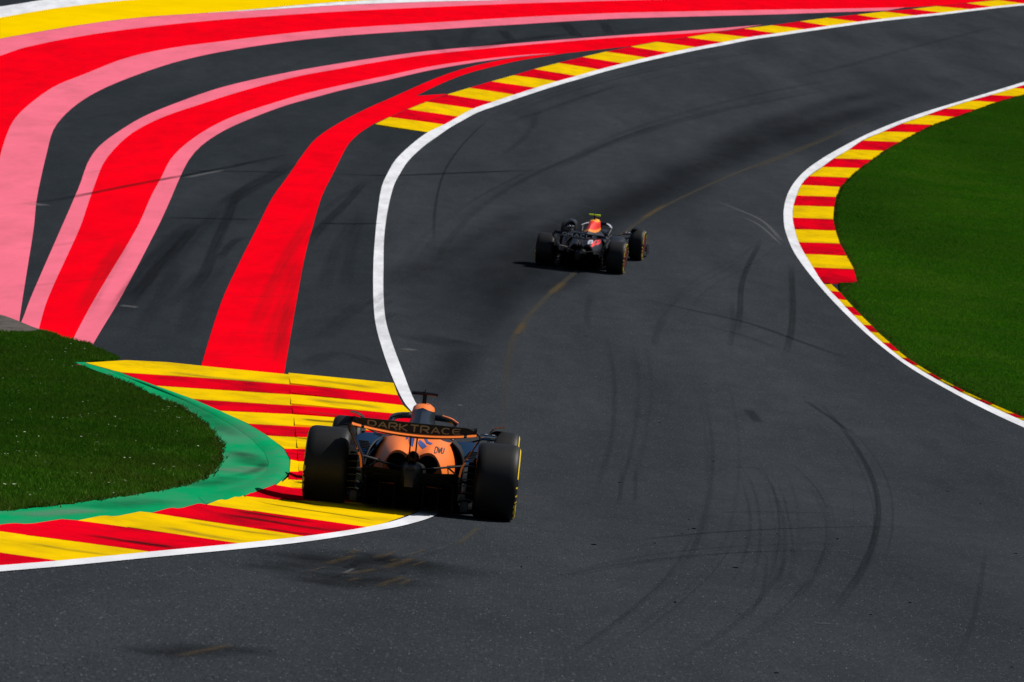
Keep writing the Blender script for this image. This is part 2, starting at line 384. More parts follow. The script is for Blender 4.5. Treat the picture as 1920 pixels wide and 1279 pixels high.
# ------------------------------------------------------------------ kerbs
def lerp(a, b, t): return (a[0] + (b[0] - a[0]) * t, a[1] + (b[1] - a[1]) * t)
def resample(poly, n):
    P = np.array(poly, float); s = np.concatenate([[0], np.cumsum(np.linalg.norm(np.diff(P, axis=0), axis=1))])
    t = np.linspace(0, s[-1], n)
    return list(zip(np.interp(t, s, P[:, 0]), np.interp(t, s, P[:, 1])))
def kerb_block(parent, rowA, rowB, heights, saw, mat, nv=5, tooth=0.0):
    """one painted block between two boundary rows of pixel columns"""
    nu = len(rowA); V = []
    for j in range(nv):
        t = j / (nv - 1)
        for i in range(nu):
            px, py = lerp(rowA[i], rowB[i], t)
            h = heights[i] + saw[i] * t
            if tooth and i == nu - 1:
                f_ = (2 * t) % 1.0; k_ = (f_ / .36 if f_ < .36 else (1 - f_) / .64) * tooth
                px, py, h = px + k_ * .6, py - k_, h + .004
            p = unproj(px, py, h)
            V.append((p.x, p.y, float(ter(p.x, p.y)) + h))
    F = [(j * nu + i, j * nu + i + 1, (j + 1) * nu + i + 1, (j + 1) * nu + i) for j in range(nv - 1) for i in range(nu - 1)]
    ring = list(range(nu)) + [j * nu + nu - 1 for j in range(1, nv)] + [(nv - 1) * nu + i for i in range(nu - 2, -1, -1)] + [j * nu for j in range(nv - 2, 0, -1)]
    b0 = len(V)
    for r in ring: V.append((V[r][0], V[r][1], V[r][2] - 0.16))
    n = len(ring)
    F += [(ring[k], b0 + k, b0 + (k + 1) % n, ring[(k + 1) % n]) for k in range(n)]
    return V, F
def build_kerb(name, rows, heights, saw, first_yellow, label, group=None, nv=5, sawk=None, hk=None, tooth=0.0):
    k = empty(name)
    V0 = None
    for i in range(len(rows) - 1):
        mat = M['kyel'] if (i % 2 == 0) == first_yellow else M['kred']
        V, F = kerb_block(k, rows[i], rows[i + 1], [q * (hk(i, n_) if hk else 1.0) for n_, q in enumerate(heights)], [q * (sawk(i) if sawk else 1.0) for q in saw], mat, nv if not (tooth and i > 9) else 12, tooth if i > 9 else 0.0)
        if V0 is None:
            V0 = V[0]; k.location = V0
        V = [(v[0] - V0[0], v[1] - V0[1], v[2] - V0[2]) for v in V]
        o = mesh_obj('kerb_block', V, F, mat, parent=k)
        bm = bmesh.new(); bm.from_mesh(o.data); bmesh.ops.recalc_face_normals(bm, faces=bm.faces)
        for f in bm.faces: f.smooth = True
        for e in bm.edges:
            if len(e.link_faces) == 2 and e.calc_face_angle(0) > R(30): e.smooth = False
        bm.to_mesh(o.data); bm.free()
        o.matrix_parent_inverse = Matrix.Identity(4)
    return tag(k, label, 'kerb', group)
def cols(a, b, n): return [lerp(a, b, i / (n - 1)) for i in range(n)]

# far left kerb, climbing the hill
rows = [cols(a, b, 6) for a, b in zip(TK_IN, TK_OUTER)]
build_kerb('kerb', rows, [0.006, 0.02, 0.035, 0.045, 0.05, 0.03], [0, .0, .01, .015, .02, .0], True,
           'long red and yellow striped kerb climbing along the far left edge of the track')
# right kerb round the grass: wide part
RK = [((2060, 118), (2100, 121)), ((1985, 141), (2030, 143)), ((1942, 152), (1985, 156)), ((1901, 165), (1944, 168)), ((1859, 178), (1906, 180.3)), ((1819, 189), (1867.6, 191)), ((1772.5, 203.5), (1829, 205)), ((1737.4, 216), (1791, 218.7)), ((1690.7, 232), (1747.4, 233.7)), ((1655.6, 247), (1719, 247.7)), ((1617, 263.5), (1685.7, 266)), ((1592, 280.5), (1657, 282)), ((1563.8, 297), (1634, 299)), ((1542, 313.3), (1612, 314.5)), ((1517, 330), (1590.5, 333)), ((1502, 347), (1575.5, 349.6)), ((1493.7, 366.6), (1567, 369)), ((1487.7, 385.6), (1563.8, 387)), ((1486, 408), (1562, 410.7)), ((1490, 430), (1566.5, 431.7)), ((1497, 454), (1574.5, 456.4)), ((1508.7, 476.5), (1587, 478.8)), ((1523.7, 501), (1601, 504.5)), ((1542, 531), (1606.5, 526.5))]
rows = [cols(a, b, 6) for a, b in RK]
build_kerb('kerb', rows, [0.006, 0.035, 0.04, 0.045, 0.05, 0.055], [0, 0, .0, .006, .012, .012], False,
           'wide red and yellow striped kerb bordering the right-hand grass')
SK = [((1543.8, 533), (1558.8, 533)), ((1557, 545.5), (1573.8, 547)), ((1571, 561), (1587, 562)), ((1582, 574), (1599.5, 575.6)), ((1599, 590.6), (1615, 591.6)), ((1617, 609), (1634, 610)), ((1630.6, 622), (1646, 623)), ((1652, 641.7), (1669, 643)), ((1670.6, 656.7), (1684.7, 658)), ((1689, 671.4), (1701, 671)), ((1709, 684), (1721, 684)), ((1735.8, 700), (1746, 699.5)), ((1754, 710.8), (1765, 710.8)), ((1777.5, 723), (1790, 723.5)), ((1796, 733.5), (1808, 733.5)), ((1826, 747.8), (1841, 748.5)), ((1847.6, 757.6), (1861, 757.6)), ((1882.7, 774), (1901, 775)), ((1902.7, 783), (1920, 783)), ((1930, 795), (1948, 796)), ((1956, 806), (1974, 807)), ((1990, 820), (2008, 821))]
rows = [cols(a, b, 4) for a, b in SK]
build_kerb('kerb', rows, [0.006, 0.02, 0.03, 0.035], [0, 0, .005, .008], True,
           'narrow red and yellow striped kerb curving away below the wide one on the right', nv=4)

# near left kerb: flat outer apron, then a serrated inner part
LA = [([(160, 680), (228, 675), (305, 678), (407, 689), (541, 702)], [(541, 699), (738, 718)]),
      ([(226, 698), (380, 708), (543, 720.5)], [(545, 718), (746, 741)]),
      ([(291, 722.5), (420, 731), (543, 739)], [(545, 735.5), (756, 760)]),
      ([(362, 748), (545, 760)], [(546, 756), (777, 779)]),
      ([(411, 769.5), (549, 776)], [(550, 773), (792, 797)]),
      ([(465, 794), (553, 799)], [(553, 795.5), (803, 815)]),
      ([(500, 816), (557, 819)], [(555, 815), (812, 832)]),
      ([(532.7, 840.6), (560, 841)], [(557.5, 837), (818, 850)]),
      ([(545, 861), (561, 861)], [(559, 858), (824, 872)]),
      ([(543, 884), (560, 884)], [(560, 881), (828, 895)]),
      ([(541, 898), (557, 900)], [(556, 898), (828, 912)]),
      ([(518.5, 909), (548, 914)], [(546, 912.5), (824, 930)]),
      ([(459, 930), (512, 936)], [(514, 936), (812, 948)]),
      ([(388, 946), (470, 957.5)], [(475, 957.5), (695, 989)]),
      ([(284.7, 961.5), (360, 973)], [(365, 973), (581, 1007)]),
      ([(146.4, 975.6), (235, 988)], [(240, 988), (459.5, 1020.4)]),
      ([(-40, 990), (50, 1003)], [(55, 1003), (293, 1036)]),
      ([(-230, 1004), (-120, 1020)], [(-115, 1020), (122, 1053)]),
      ([(-420, 1018), (-300, 1035)], [(-295, 1035), (-50, 1067)]),
      ([(-600, 1030), (-480, 1048)], [(-475, 1048), (-230, 1082)])]
rows = []
for a, b in LA:
    rows.append(resample(b[::-1], 7) + resample(a[::-1], 6))
# columns run from the white line outwards
hts = [0.006, 0.012, 0.02, 0.026, 0.03, 0.032, 0.034, 0.044, 0.046, 0.048, 0.05, 0.052, 0.055]
sawt = [0, 0, .004, .010, .016, .024, .036, .006, .006, .006, .006, .006, .004]
LOWH = [.006, .008, .010, .013, .016, .020, .024, .026, .032, .037, .043, .049, .055]
NEAR_KERB = build_kerb('kerb', rows, hts, sawt, True,
           'big red and yellow striped kerb on the left under the orange car', nv=6, sawk=lambda i: 1.0 if i < 8 else (0.3 if i < 11 else 0.1), hk=lambda i, n_: 1.0 if i < 8 else LOWH[n_] / hts[n_], tooth=5.0)

# green apron between kerb and grass
GO = [(138, 678.7), (150, 679), (166, 679), (226, 698), (291, 722.5), (362, 748), (414.8, 770.7), (463.6, 793.8), (502.2, 817), (532.7, 840.6), (545, 861), (543, 884), (518.5, 909), (459, 930), (386, 945.5), (284.7, 961.5), (146, 976), (0, 987), (-200, 1003), (-450, 1020)]
GI = [(138, 678.7), (203, 704), (260, 726.7), (301, 747), (345.7, 765), (378, 787.7), (400.6, 812), (417, 836.5), (413, 862), (402.6, 883), (366, 903.6), (284.7, 922), (203, 934), (101.7, 948), (0, 958), (-200, 975), (-450, 990)]
a = ground_line(GO, 10, 0.05); b = ground_line(GI, 10, 0.05)
tag(drape('painted_apron', a + b[1:][::-1], 0.05, M['green'], ystep=0.4),
    'green painted concrete apron between the left kerb and the grass island', 'apron')

lip_out = [(203, 691), (291, 722.8), (362, 748.3), (414.8, 771), (463.6, 794.2), (502.2, 817.4), (531, 841), (543, 862), (541, 884), (516, 908.5), (458, 929.5), (386, 945)]
lip_in = [(203, 694), (282, 725), (348, 752), (398, 776), (442, 801), (474, 825), (496, 848), (504, 868), (498, 884), (476, 900), (430, 916), (372, 932)]
A_ = resample(lip_out, 60); B_ = resample(lip_in, 60); V = []; nn = 5
for i in range(60):
    f_ = min(1, i / 10, (59 - i) / 10)
    for j in range(nn):
        px_, py_ = lerp(A_[i], B_[i], j / (nn - 1)); hh = .052 + f_ * (.006, .020, .020, .012, .0)[j]
        p = unproj(px_, py_, hh); V.append((p.x, p.y, float(ter(p.x, p.y)) + hh))
mesh_obj('apron_lip', V, [(i * nn + j, i * nn + j + 1, (i + 1) * nn + j + 1, (i + 1) * nn + j) for i in range(59) for j in range(nn - 1)], M['green'], parent=bpy.data.objects['painted_apron'], smooth=True)

# ------------------------------------------------------------------ grass
def poly_mask(X, Y, poly):
    P = np.array([(p[0], p[1]) for p in poly]); inside = np.zeros(len(X), bool)
    x0, y0 = P[-1]
    for x1, y1 in P:
        c = ((y1 > Y) != (y0 > Y))
        with np.errstate(divide='ignore', invalid='ignore'):
            xi = (x0 - x1) * (Y - y1) / (y0 - y1) + x1
        inside ^= c & (X < xi)
        x0, y0 = x1, y1
    return inside
def blade_mat(name, a, b_, c_, dry=(0.06, 0.10, 0.010)):
    m, nt, b = new_mat(name)
    at = N(nt, 'ShaderNodeAttribute', attribute_name='tone')
    r = N(nt, 'ShaderNodeValToRGB'); e = r.color_ramp.elements; e.new(0.5)
    for el, (p, c) in zip(e, [(0, a), (0.6, b_), (1, c_)]): el.position = p; el.color = (*c, 1)
    nt.links.new(at.outputs['Fac'], r.inputs[0])
    n1 = noise(nt, 0.45, 4, 0.6)
    c2 = mix(nt, ramp(nt, n1.outputs[0], [(0.42, 0), (0.66, 0.7)]).outputs[0], r.outputs[0], dry)
    n3 = noise(nt, 0.16, 4, 0.55, mapscale=(1, 0.5, 1))
    c2 = mix(nt, ramp(nt, n3.outputs[0], [(0.40, 0), (0.66, 0.75)]).outputs[0], c2, tuple(x * .6 for x in a))
    nt.links.new(c2, b.inputs['Base Color'])
    b.inputs['Roughness'].default_value = 0.8; b.inputs['Specular IOR Level'].default_value = 0.03
    tl = N(nt, 'ShaderNodeBsdfTranslucent'); nt.links.new(c2, tl.inputs[0]); mx = N(nt, 'ShaderNodeMixShader'); mx.inputs[0].default_value = .4
    nt.links.new(b.outputs[0], mx.inputs[1]); nt.links.new(tl.outputs[0], mx.inputs[2]); nt.links.new(mx.outputs[0], nt.nodes['Material Output'].inputs['Surface'])
    return m
M['blade'] = blade_mat('grass_blade', (0.018, 0.085, 0.002), (0.050, 0.160, 0.005), (0.20, 0.32, 0.05))
M['blade2'] = blade_mat('lawn_blade', (0.022, 0.120, 0.001), (0.042, 0.190, 0.002), (0.09, 0.27, 0.008), (0.085, 0.20, 0.010))

def grass(name, poly, n, base_h, hmin, hmax, width, mat, label, hfun=None):
    P = np.array([(p[0], p[1]) for p in poly])
    lo, hi = P.min(0), P.max(0)
    X = np.empty(0); Y = np.empty(0)
    while len(X) < n:
        x = rng.uniform(lo[0], hi[0], n); y = rng.uniform(lo[1], hi[1], n)
        # only what stands near the view, with a margin either side
        ok = (np.abs(x / y) < 0.21) & poly_mask(x, y, poly)
        X = np.concatenate([X, x[ok]]); Y = np.concatenate([Y, y[ok]])
    X, Y = X[:n], Y[:n]
    Z = ter(X, Y) + base_h
    if hfun is not None: Z = Z + hfun(X, Y)
    # clumps: slow noise from a few sines
    cl = 0.5 + 0.5 * np.sin(X * 5.1 + 1.7 * np.sin(Y * 2.3)) * np.sin(Y * 3.7 + 1.3 * np.sin(X * 4.1))
    H = (hmin + (hmax - hmin) * rng.random(n) ** 1.5) * (0.7 + 0.6 * cl)
    A = rng.uniform(0, 2 * np.pi, n); wv = width * rng.uniform(0.6, 1.4, n)
    lean = rng.uniform(0.2, 1.1, n) * H; LA_ = rng.uniform(0, 2 * np.pi, n)
    dx, dy = np.cos(A) * wv / 2, np.sin(A) * wv / 2
    V = np.empty((n, 3, 3), np.float32)
    V[:, 0] = np.stack([X - dx, Y - dy, Z], 1); V[:, 1] = np.stack([X + dx, Y + dy, Z], 1)
    V[:, 2] = np.stack([X + np.cos(LA_) * lean, Y + np.sin(LA_) * lean, Z + H], 1)
    me = bpy.data.meshes.new(name)
    me.vertices.add(3 * n); me.vertices.foreach_set('co', V.ravel())
    me.loops.add(3 * n); me.loops.foreach_set('vertex_index', np.arange(3 * n, dtype=np.int32))
    me.polygons.add(n); me.polygons.foreach_set('loop_start', np.arange(0, 3 * n, 3, dtype=np.int32))
    at = me.attributes.new('tone', 'FLOAT', 'FACE'); tone = np.clip(rng.normal(0.45, 0.22, n) + 0.25 * (cl - 0.5), 0, 1).astype(np.float32)
    at.data.foreach_set('value', tone)
    me.materials.append(mat); me.update(); me.validate()
    o = bpy.data.objects.new(name, me); COL.objects.link(o)
    return tag(o, label, 'grass', kind='stuff')

ISL_TOP = [(-450, 598), (-200, 606), (0, 619), (60, 621), (85, 620), (118, 632), (170, 646), (200, 661), (226, 672), (190, 675), (150, 678), (138, 679)]
isl = ground_line(ISL_TOP, 10, 0.05) + ground_line([(x - (2 if i else 0), y) for i, (x, y) in enumerate(GI)], 10, 0.05)[1:]
isl = [Vector((p.x + .05 * math.sin(i * 1.9) * math.sin(i * .53), p.y + .10 * math.sin(i * 1.3 + 1) * math.sin(i * .71), 0)) for i, p in enumerate(isl)]
def isl_bump(X, Y): return 0.015 * np.sin(X * 2.1) * np.sin(Y * 1.3)
tag(drape('grass_verge', isl, 0.045, M['soil'], bump=isl_bump), kind='structure')
grass('verge_grass', isl, 380000, 0.04, 0.015, 0.055, 0.010, M['blade'], 'short green grass of the island on the left inside the green apron', isl_bump)
RG = [b for a, b in RK] + [(1580, 540)] + [b for a, b in SK[1:]]
RGI = [(x + 1, y) for x, y in RG]
rg = [unproj(x, y, 0.05) for x, y in RGI] + [unproj(2350, 960, 0.05), unproj(2500, 700, .05), unproj(2500, 300, .05), unproj(2300, 100, .05)]
tag(drape('grass_field', rg, 0.03, M['soil']), kind='structure')
grass('lawn_grass', rg, 520000, 0.03, 0.02, 0.045, 0.016, M['blade2'], 'lush green lawn on the right inside the striped kerb')
M['blade3'] = blade_mat('edge_tuft', (0.03, 0.06, 0.004), (0.06, 0.10, 0.01), (0.14, 0.14, 0.04))
def fringe(line, half, n, name, label):
    P = np.array([(p.x, p.y) for p in line]); s = np.concatenate([[0], np.cumsum(np.linalg.norm(np.diff(P, axis=0), axis=1))])
    t = rng.uniform(0, s[-1], n); x = np.interp(t, s, P[:, 0]) + rng.normal(0, half, n); y = np.interp(t, s, P[:, 1]) + rng.normal(0, half, n)
    keep = (np.sin(t * 2.3) + np.sin(t * 5.7 + 1) + rng.normal(0, .8, n)) > -.2
    x, y = x[keep], y[keep]; k = len(x); z = ter(x, y) + .04
    A = rng.uniform(0, 6.28, k); w = rng.uniform(.006, .016, k); H = rng.uniform(.02, .06, k); L = rng.uniform(0, 6.28, k)
    V = np.empty((k, 3, 3)); V[:, 0] = np.stack([x - np.cos(A) * w, y - np.sin(A) * w, z], 1); V[:, 1] = np.stack([x + np.cos(A) * w, y + np.sin(A) * w, z], 1)
    V[:, 2] = np.stack([x + np.cos(L) * H * .8, y + np.sin(L) * H * .8, z + H], 1)
    o = mesh_obj(name, V.reshape(-1, 3), [(3 * i, 3 * i + 1, 3 * i + 2) for i in range(k)], M['blade3'])
    at = o.data.attributes.new('tone', 'FLOAT', 'FACE'); at.data.foreach_set('value', rng.random(k).astype(np.float32))
    return tag(o, label, 'grass', kind='stuff')
fringe([unproj(x + (4 if y < 530 else 9), y, .05) for x, y in RG[4:-2]], .03, 9000, 'edge_tufts', 'dry yellowish grass tufts along the edge of the right kerb')
fringe(ground_line([(x - 4, y) for x, y in GI[1:-2]], 10, .05), .03, 4000, 'edge_tufts', 'dry grass tufts along the edge of the green apron')
# pale flowers and dry leaves in the island
def specks(name, poly, n, mat, label):
    P = np.array([(p[0], p[1]) for p in poly]); lo, hi = P.min(0), P.max(0)
    V = []; F = []
    while len(F) < n:
        x, y = random.uniform(lo[0], hi[0]), random.uniform(lo[1], hi[1])
        if abs(x / y) > 0.2 or not poly_mask(np.array([x]), np.array([y]), poly)[0]: continue
        for _ in range(random.choice((1, 1, 2, 3))):
            cx, cy = x + random.gauss(0, .05), y + random.gauss(0, .08); z = float(ter(cx, cy)) + 0.07 + random.uniform(0, .012); r = random.uniform(.006, .016)
            a = random.uniform(0, 6.28); b0 = len(V)
            for k in range(5):
                V.append((cx + r * math.cos(a + k * 1.257), cy + r * math.sin(a + k * 1.257), z + random.uniform(-.006, .006)))
            F.append(tuple(range(b0, b0 + 5)))
    return tag(mesh_obj(name, V, F, mat), label, 'flowers', kind='stuff')
M['petal'] = plain('petal', (0.30, 0.36, 0.22), 0.8)
specks('clover_flowers', isl, 330, M['petal'], 'pale clover heads scattered through the island grass')
# old concrete strip where the island meets the run-off
cp = ground_line([(-300, 560), (-100, 578), (0, 590), (30, 600), (70, 616), (88, 620)], 10, 0.02) + ground_line([(88, 624), (40, 630), (0, 630), (-300, 640)], 10, 0.02)
tag(drape('concrete_edge', cp, 0.02, M['concrete']), 'worn grey concrete edge strip at the far left beside the grass island', 'concrete')

# ------------------------------------------------------------------ marks on the asphalt (parts of the track or of the run-off area)
MK = {
 'rubber': mark_mat('rubber_mark', (0.012, 0.013, 0.016), 0.44, soft=0.25, uvn=(5, 3.5, 1), lo=0.1),
 'faint': mark_mat('faint_rubber_mark', (0.015, 0.017, 0.021), 0.21, soft=0.35, uvn=(5, 3, 1), lo=0.1),
 'patch': mark_mat('dark_stain', (0.011, 0.013, 0.016), 0.33, nscale=(0.5, 0.12, 1), soft=0.5, lo=0.4),
 'whisper': mark_mat('old_rubber_mark', (0.015, 0.017, 0.021), 0.11, soft=0.4, uvn=(4, 3, 1), lo=0.1),
 'seam': mark_mat('seam_sealer', (0.085, 0.076, 0.060), 0.66, soft=0.35, uvn=(2.5, 9, 1), lo=0.35),
 'ochre': mark_mat('ochre_scuff', (0.17, 0.115, 0.05), 0.46, soft=0.5, nscale=(9, 7, 1), lo=0.0),
 'rust': mark_mat('rusty_scrape', (0.11, 0.080, 0.045), 0.5, soft=0.5, uvn=(3, 4, 1), lo=0.0),
 'grime': mark_mat('dark_grime', (0.012, 0.013, 0.015), 0.55, nscale=(3.0, 2.2, 1), soft=0.5, lo=0.05),
 'light': mark_mat('light_scuff', (0.22, 0.22, 0.23), 0.5, soft=0.4, uvn=(4, 3, 1), lo=0.0),
 'joint': mark_mat('paving_joint', (0.010, 0.011, 0.013), 0.6, soft=0.35, uvn=(2, 9, 1), lo=0.15),
}
run_off = bpy.data.objects['run_off_area']
mark_h = [0.0075]
def mark(pts, width, mat, parent=None, name='tyre_mark', step=14):
    P = [unproj(x, y, 0.006) for x, y in catmull(pts, step)]
    n = len(P); V = []; UV = []; F = []
    s = [0.0]
    for i in range(1, n): s.append(s[-1] + (P[i] - P[i - 1]).length)
    mark_h[0] += 0.00003; h = mark_h[0]
    m = 5
    # resample evenly, at most 0.5 m apart, so the ribbon hugs the ground
    k = max(6, min(260, int(s[-1] / 0.5)))
    xs = np.interp(np.linspace(0, s[-1], k), s, [p.x for p in P]); ys = np.interp(np.linspace(0, s[-1], k), s, [p.y for p in P])
    tx = np.gradient(xs); ty = np.gradient(ys); L = np.hypot(tx, ty) + 1e-9
    wv = width if not callable(width) else None
    for i in range(k):
        for j in range(m):
            o_ = (j / (m - 1) - 0.5) * (width[0] + (width[1] - width[0]) * i / (k - 1) if isinstance(width, tuple) else width)
            x = xs[i] - ty[i] / L[i] * o_; y = ys[i] + tx[i] / L[i] * o_
            V.append((x, y, float(ter(x, y)) + h)); UV.append((j / (m - 1), i / (k - 1)))
    for i in range(k - 1):
        for j in range(m - 1):
            F.append((i * m + j, i * m + j + 1, (i + 1) * m + j + 1, (i + 1) * m + j))
    return mesh_obj(name, V, F, MK[mat], parent=parent or track, uvs=UV, smooth=True)

mark([(1483, 490), (1486, 560), (1484, 620), (1468, 678)], 0.186, 'rubber')
mark([(1432, 440), (1392, 525), (1388, 580), (1378, 640)], 0.174, 'rubber')
mark([(1372, 560), (1374, 610), (1368, 665)], 0.155, 'faint')
mark([(1250, 590), (1232, 620), (1226, 655)], 0.217, 'faint')
mark([(1180, 556), (1290, 580), (1400, 605), (1500, 640), (1610, 680)], 0.217, 'rubber')
mark([(1270, 600), (1380, 625), (1480, 660)], 0.217, 'faint')
mark([(1500, 745), (1560, 785), (1606, 818)], 0.099, 'rubber')
mark([(1490, 715), (1560, 780), (1612, 850), (1640, 910), (1646, 970), (1630, 1040), (1590, 1110), (1530, 1190)], 0.099, 'rubber')
mark([(1395, 850), (1440, 900), (1466, 960), (1472, 1020), (1462, 1090), (1440, 1150)], 0.062, 'faint')
mark([(1430, 870), (1465, 920), (1478, 970), (1487, 1030), (1478, 1100)], 0.050, 'faint')
mark([(1385, 880), (1404, 950), (1406, 1000), (1390, 1060), (1370, 1100)], 0.056, 'faint')
mark([(1470, 855), (1530, 915), (1555, 960)], 0.056, 'faint')
mark([(1150, 1018), (1320, 1000), (1480, 991), (1620, 988), (1780, 990)], 0.081, 'rubber')
mark([(1330, 961), (1450, 960), (1570, 962)], 0.062, 'rubber')
mark([(1365, 876), (1420, 878), (1428, 882)], 0.074, 'rubber')
mark([(1540, 914), (1600, 921)], 0.074, 'rubber')
mark([(1850, 1020), (1838, 1100), (1820, 1180), (1780, 1260)], 0.062, 'faint')
mark([(1165, 870), (1165, 900), (1160, 950)], 0.074, 'faint')
mark([(1190, 870), (1192, 910), (1190, 950)], 0.074, 'faint')
mark([(1440, 1030), (1430, 1110), (1400, 1170)], 0.050, 'faint')
mark([(814, 475), (815, 400), (830, 330), (860, 280), (900, 238), (935, 208)], 0.099, 'rubber')
mark([(560, 322), (720, 329), (870, 324), (1020, 318)], 0.35, 'joint', name='paving_joint')
mark([(1400, 765), (1425, 795)], 0.217, 'rubber')
mark([(1920, 40), (1820, 62), (1700, 92), (1560, 130), (1400, 160)], 0.558, 'faint')
mark([(1180, 150), (1100, 180), (1000, 215), (920, 240)], 0.434, 'faint')
mark([(1110, 545), (1100, 590), (1106, 620)], 0.186, 'faint')
mark([(1010, 200), (990, 250), (930, 300)], 0.310, 'faint')
# more thin arcs swept by earlier cars
_rs = random.Random(11)
for base, n_, w_ in (([(1470, 855), (1530, 915), (1556, 980), (1545, 1050), (1500, 1120)], 4, .05), ([(1400, 850), (1448, 910), (1468, 980), (1462, 1060), (1430, 1140)], 5, .05),
                     ([(1520, 760), (1590, 830), (1630, 900), (1640, 980), (1620, 1060)], 4, .05), ([(1160, 620), (1180, 720), (1170, 830), (1140, 950)], 4, .08),
                     ([(1290, 640), (1330, 740), (1345, 850), (1330, 980), (1280, 1100)], 4, .07), ([(1000, 1090), (1200, 1050), (1420, 1030), (1650, 1030)], 4, .06),
                     ([(1060, 1250), (1200, 1150), (1300, 1060), (1350, 980)], 4, .05), ([(1250, 1270), (1400, 1180), (1480, 1100), (1520, 1020)], 4, .05),
                     ([(900, 230), (1060, 175), (1250, 130), (1500, 90)], 5, .25), ([(1000, 330), (1150, 260), (1350, 200), (1600, 150)], 6, .3),
                     ([(760, 520), (840, 420), (960, 340), (1100, 280)], 5, .2), ([(1230, 620), (1300, 540), (1400, 480), (1440, 440)], 3, .12)):
    for _ in range(n_):
        ox, oy = _rs.uniform(-45, 45), _rs.uniform(-14, 14)
        i0 = _rs.choice((0, 0, 1)) if len(base) > 4 else 0
        mark([(x + ox + _rs.uniform(-3, 3), y + oy + _rs.uniform(-1, 1)) for x, y in base[i0:]], w_ * _rs.uniform(.6, 1.5), _rs.choice(('whisper', 'whisper', 'whisper', 'faint')))
# dark racing line
mark([(760, 690), (830, 600), (930, 500), (1080, 420), (1250, 345), (1430, 265), (1600, 215), (1800, 160)], 2.3, 'patch', name='rubbered_line')
mark([(880, 720), (900, 640), (940, 570), (1010, 500), (1110, 430), (1260, 350)], 1.5, 'patch', name='rubbered_line')
mark([(720, 560), (800, 500), (920, 430), (1050, 370)], 1.8, 'patch', name='rubbered_line')
mark([(1300, 300), (1420, 240), (1560, 195), (1700, 160)], 2.2, 'patch', name='rubbered_line')
mark([(770, 640), (880, 640)], 2.0, 'patch', name='rubbered_line')
mark([(800, 760), (850, 690), (880, 640)], 1.2, 'patch', name='rubbered_line')
mark([(1000, 560), (1070, 520), (1140, 470)], 1.2, 'patch', name='rubbered_line')
mark([(700, 700), (780, 620), (880, 540), (1020, 460), (1180, 385), (1350, 305), (1530, 235), (1750, 175)], 4.2, 'patch', name='rubbered_line')
# sealed seam down the middle of the track
mark([(1725, 193), (1600, 237), (1480, 286), (1380, 325), (1300, 360), (1220, 402), (1140, 460), (1080, 510), (1020, 562), (968, 625), (952, 680), (946, 760), (940, 810), (930, 870)], 0.17, 'seam', name='sealed_seam')
mark([(1600, 240), (1480, 290), (1390, 325)], 0.18, 'seam', name='sealed_seam')
mark([(1060, 528), (1046, 540), (1030, 552)], 0.30, 'ochre', name='sealed_seam')
mark([(985, 605), (968, 628)], 0.25, 'ochre', name='sealed_seam')
mark([(1250, 382), (1200, 412)], 0.25, 'ochre', name='sealed_seam')
mark([(900, 985), (880, 1005), (850, 1026)], 0.07, 'seam', name='sealed_seam')
# scraped patch in front of the kerb
mark([(500, 1080), (620, 1066), (740, 1060), (880, 1058)], 1.7, 'grime', name='scraped_patch')
mark([(540, 1052), (680, 1048), (800, 1048)], 1.4, 'grime', name='scraped_patch')
mark([(560, 1095), (680, 1092), (780, 1086)], 1.0, 'grime', name='scraped_patch')
mark([(712, 1068), (745, 1058), (779, 1045)], 0.14, 'rust', name='scraped_patch')
mark([(705, 1103), (735, 1090), (765, 1080)], 0.10, 'rust', name='scraped_patch')
mark([(600, 1060), (630, 1053), (668, 1040)], 0.12, 'rust', name='scraped_patch')
mark([(640, 1078), (690, 1071), (706, 1066)], 0.12, 'rust', name='scraped_patch')
mark([(643, 1077), (665, 1066)], 0.04, 'light', name='scraped_patch')
mark([(240, 1228), (330, 1222), (420, 1216), (560, 1230)], 0.55, 'grime', name='scraped_patch')
mark([(320, 1234), (380, 1222), (440, 1208)], 0.10, 'rust', name='scraped_patch')
for _ in range(26):
    x0, y0 = 560 + _rs.uniform(0, 260), 1038 + _rs.uniform(0, 66); l_ = _rs.uniform(14, 46)
    mark([(x0, y0), (x0 + l_ * .5, y0 - l_ * .17), (x0 + l_, y0 - l_ * _rs.uniform(.25, .5))], _rs.uniform(.03, .10), _rs.choice(('rust', 'rust', 'rubber', 'faint', 'whisper')), name='scraped_patch', step=5)
# light scrapes
mark([(1335, 374), (1380, 392), (1430, 415), (1472, 458)], 0.16, 'light')
mark([(1375, 402), (1420, 420), (1468, 462)], 0.12, 'light')
mark([(1524, 1169), (1562, 1171)], 0.05, 'light')
mark([(758, 657), (778, 655)], 0.35, 'light')
mark([(858, 760), (868, 761)], 0.25, 'light')
# run-off marks
mark([(212, 600), (240, 560), (290, 490), (330, 445), (382, 408)], 0.55, 'rubber', run_off)
mark([(236, 575), (300, 500), (345, 450), (375, 412)], 0.30, 'rubber', run_off)
mark([(330, 575), (380, 520), (400, 470), (430, 400), (450, 360), (490, 340)], 0.30, 'rubber', run_off)
mark([(300, 585), (345, 545), (385, 500)], 0.35, 'faint', run_off)
mark([(410, 395), (440, 370), (500, 335), (560, 300)], 0.6, 'rubber', run_off)
mark([(410, 488), (440, 452), (468, 443)], 0.25, 'rubber', run_off)
mark([(575, 470), (590, 440), (640, 390), (690, 335)], 0.3, 'rubber', run_off)
mark([(600, 400), (640, 370), (680, 345)], 0.3, 'faint', run_off)
mark([(585, 418), (660, 420), (720, 418)], 0.3, 'joint', run_off, 'paving_joint')
mark([(330, 320), (480, 322), (560, 324)], 0.25, 'joint', run_off, 'paving_joint')
mark([(0, 388), (120, 372), (260, 345), (420, 315), (560, 285)], 0.30, 'joint', run_off, 'paving_joint')
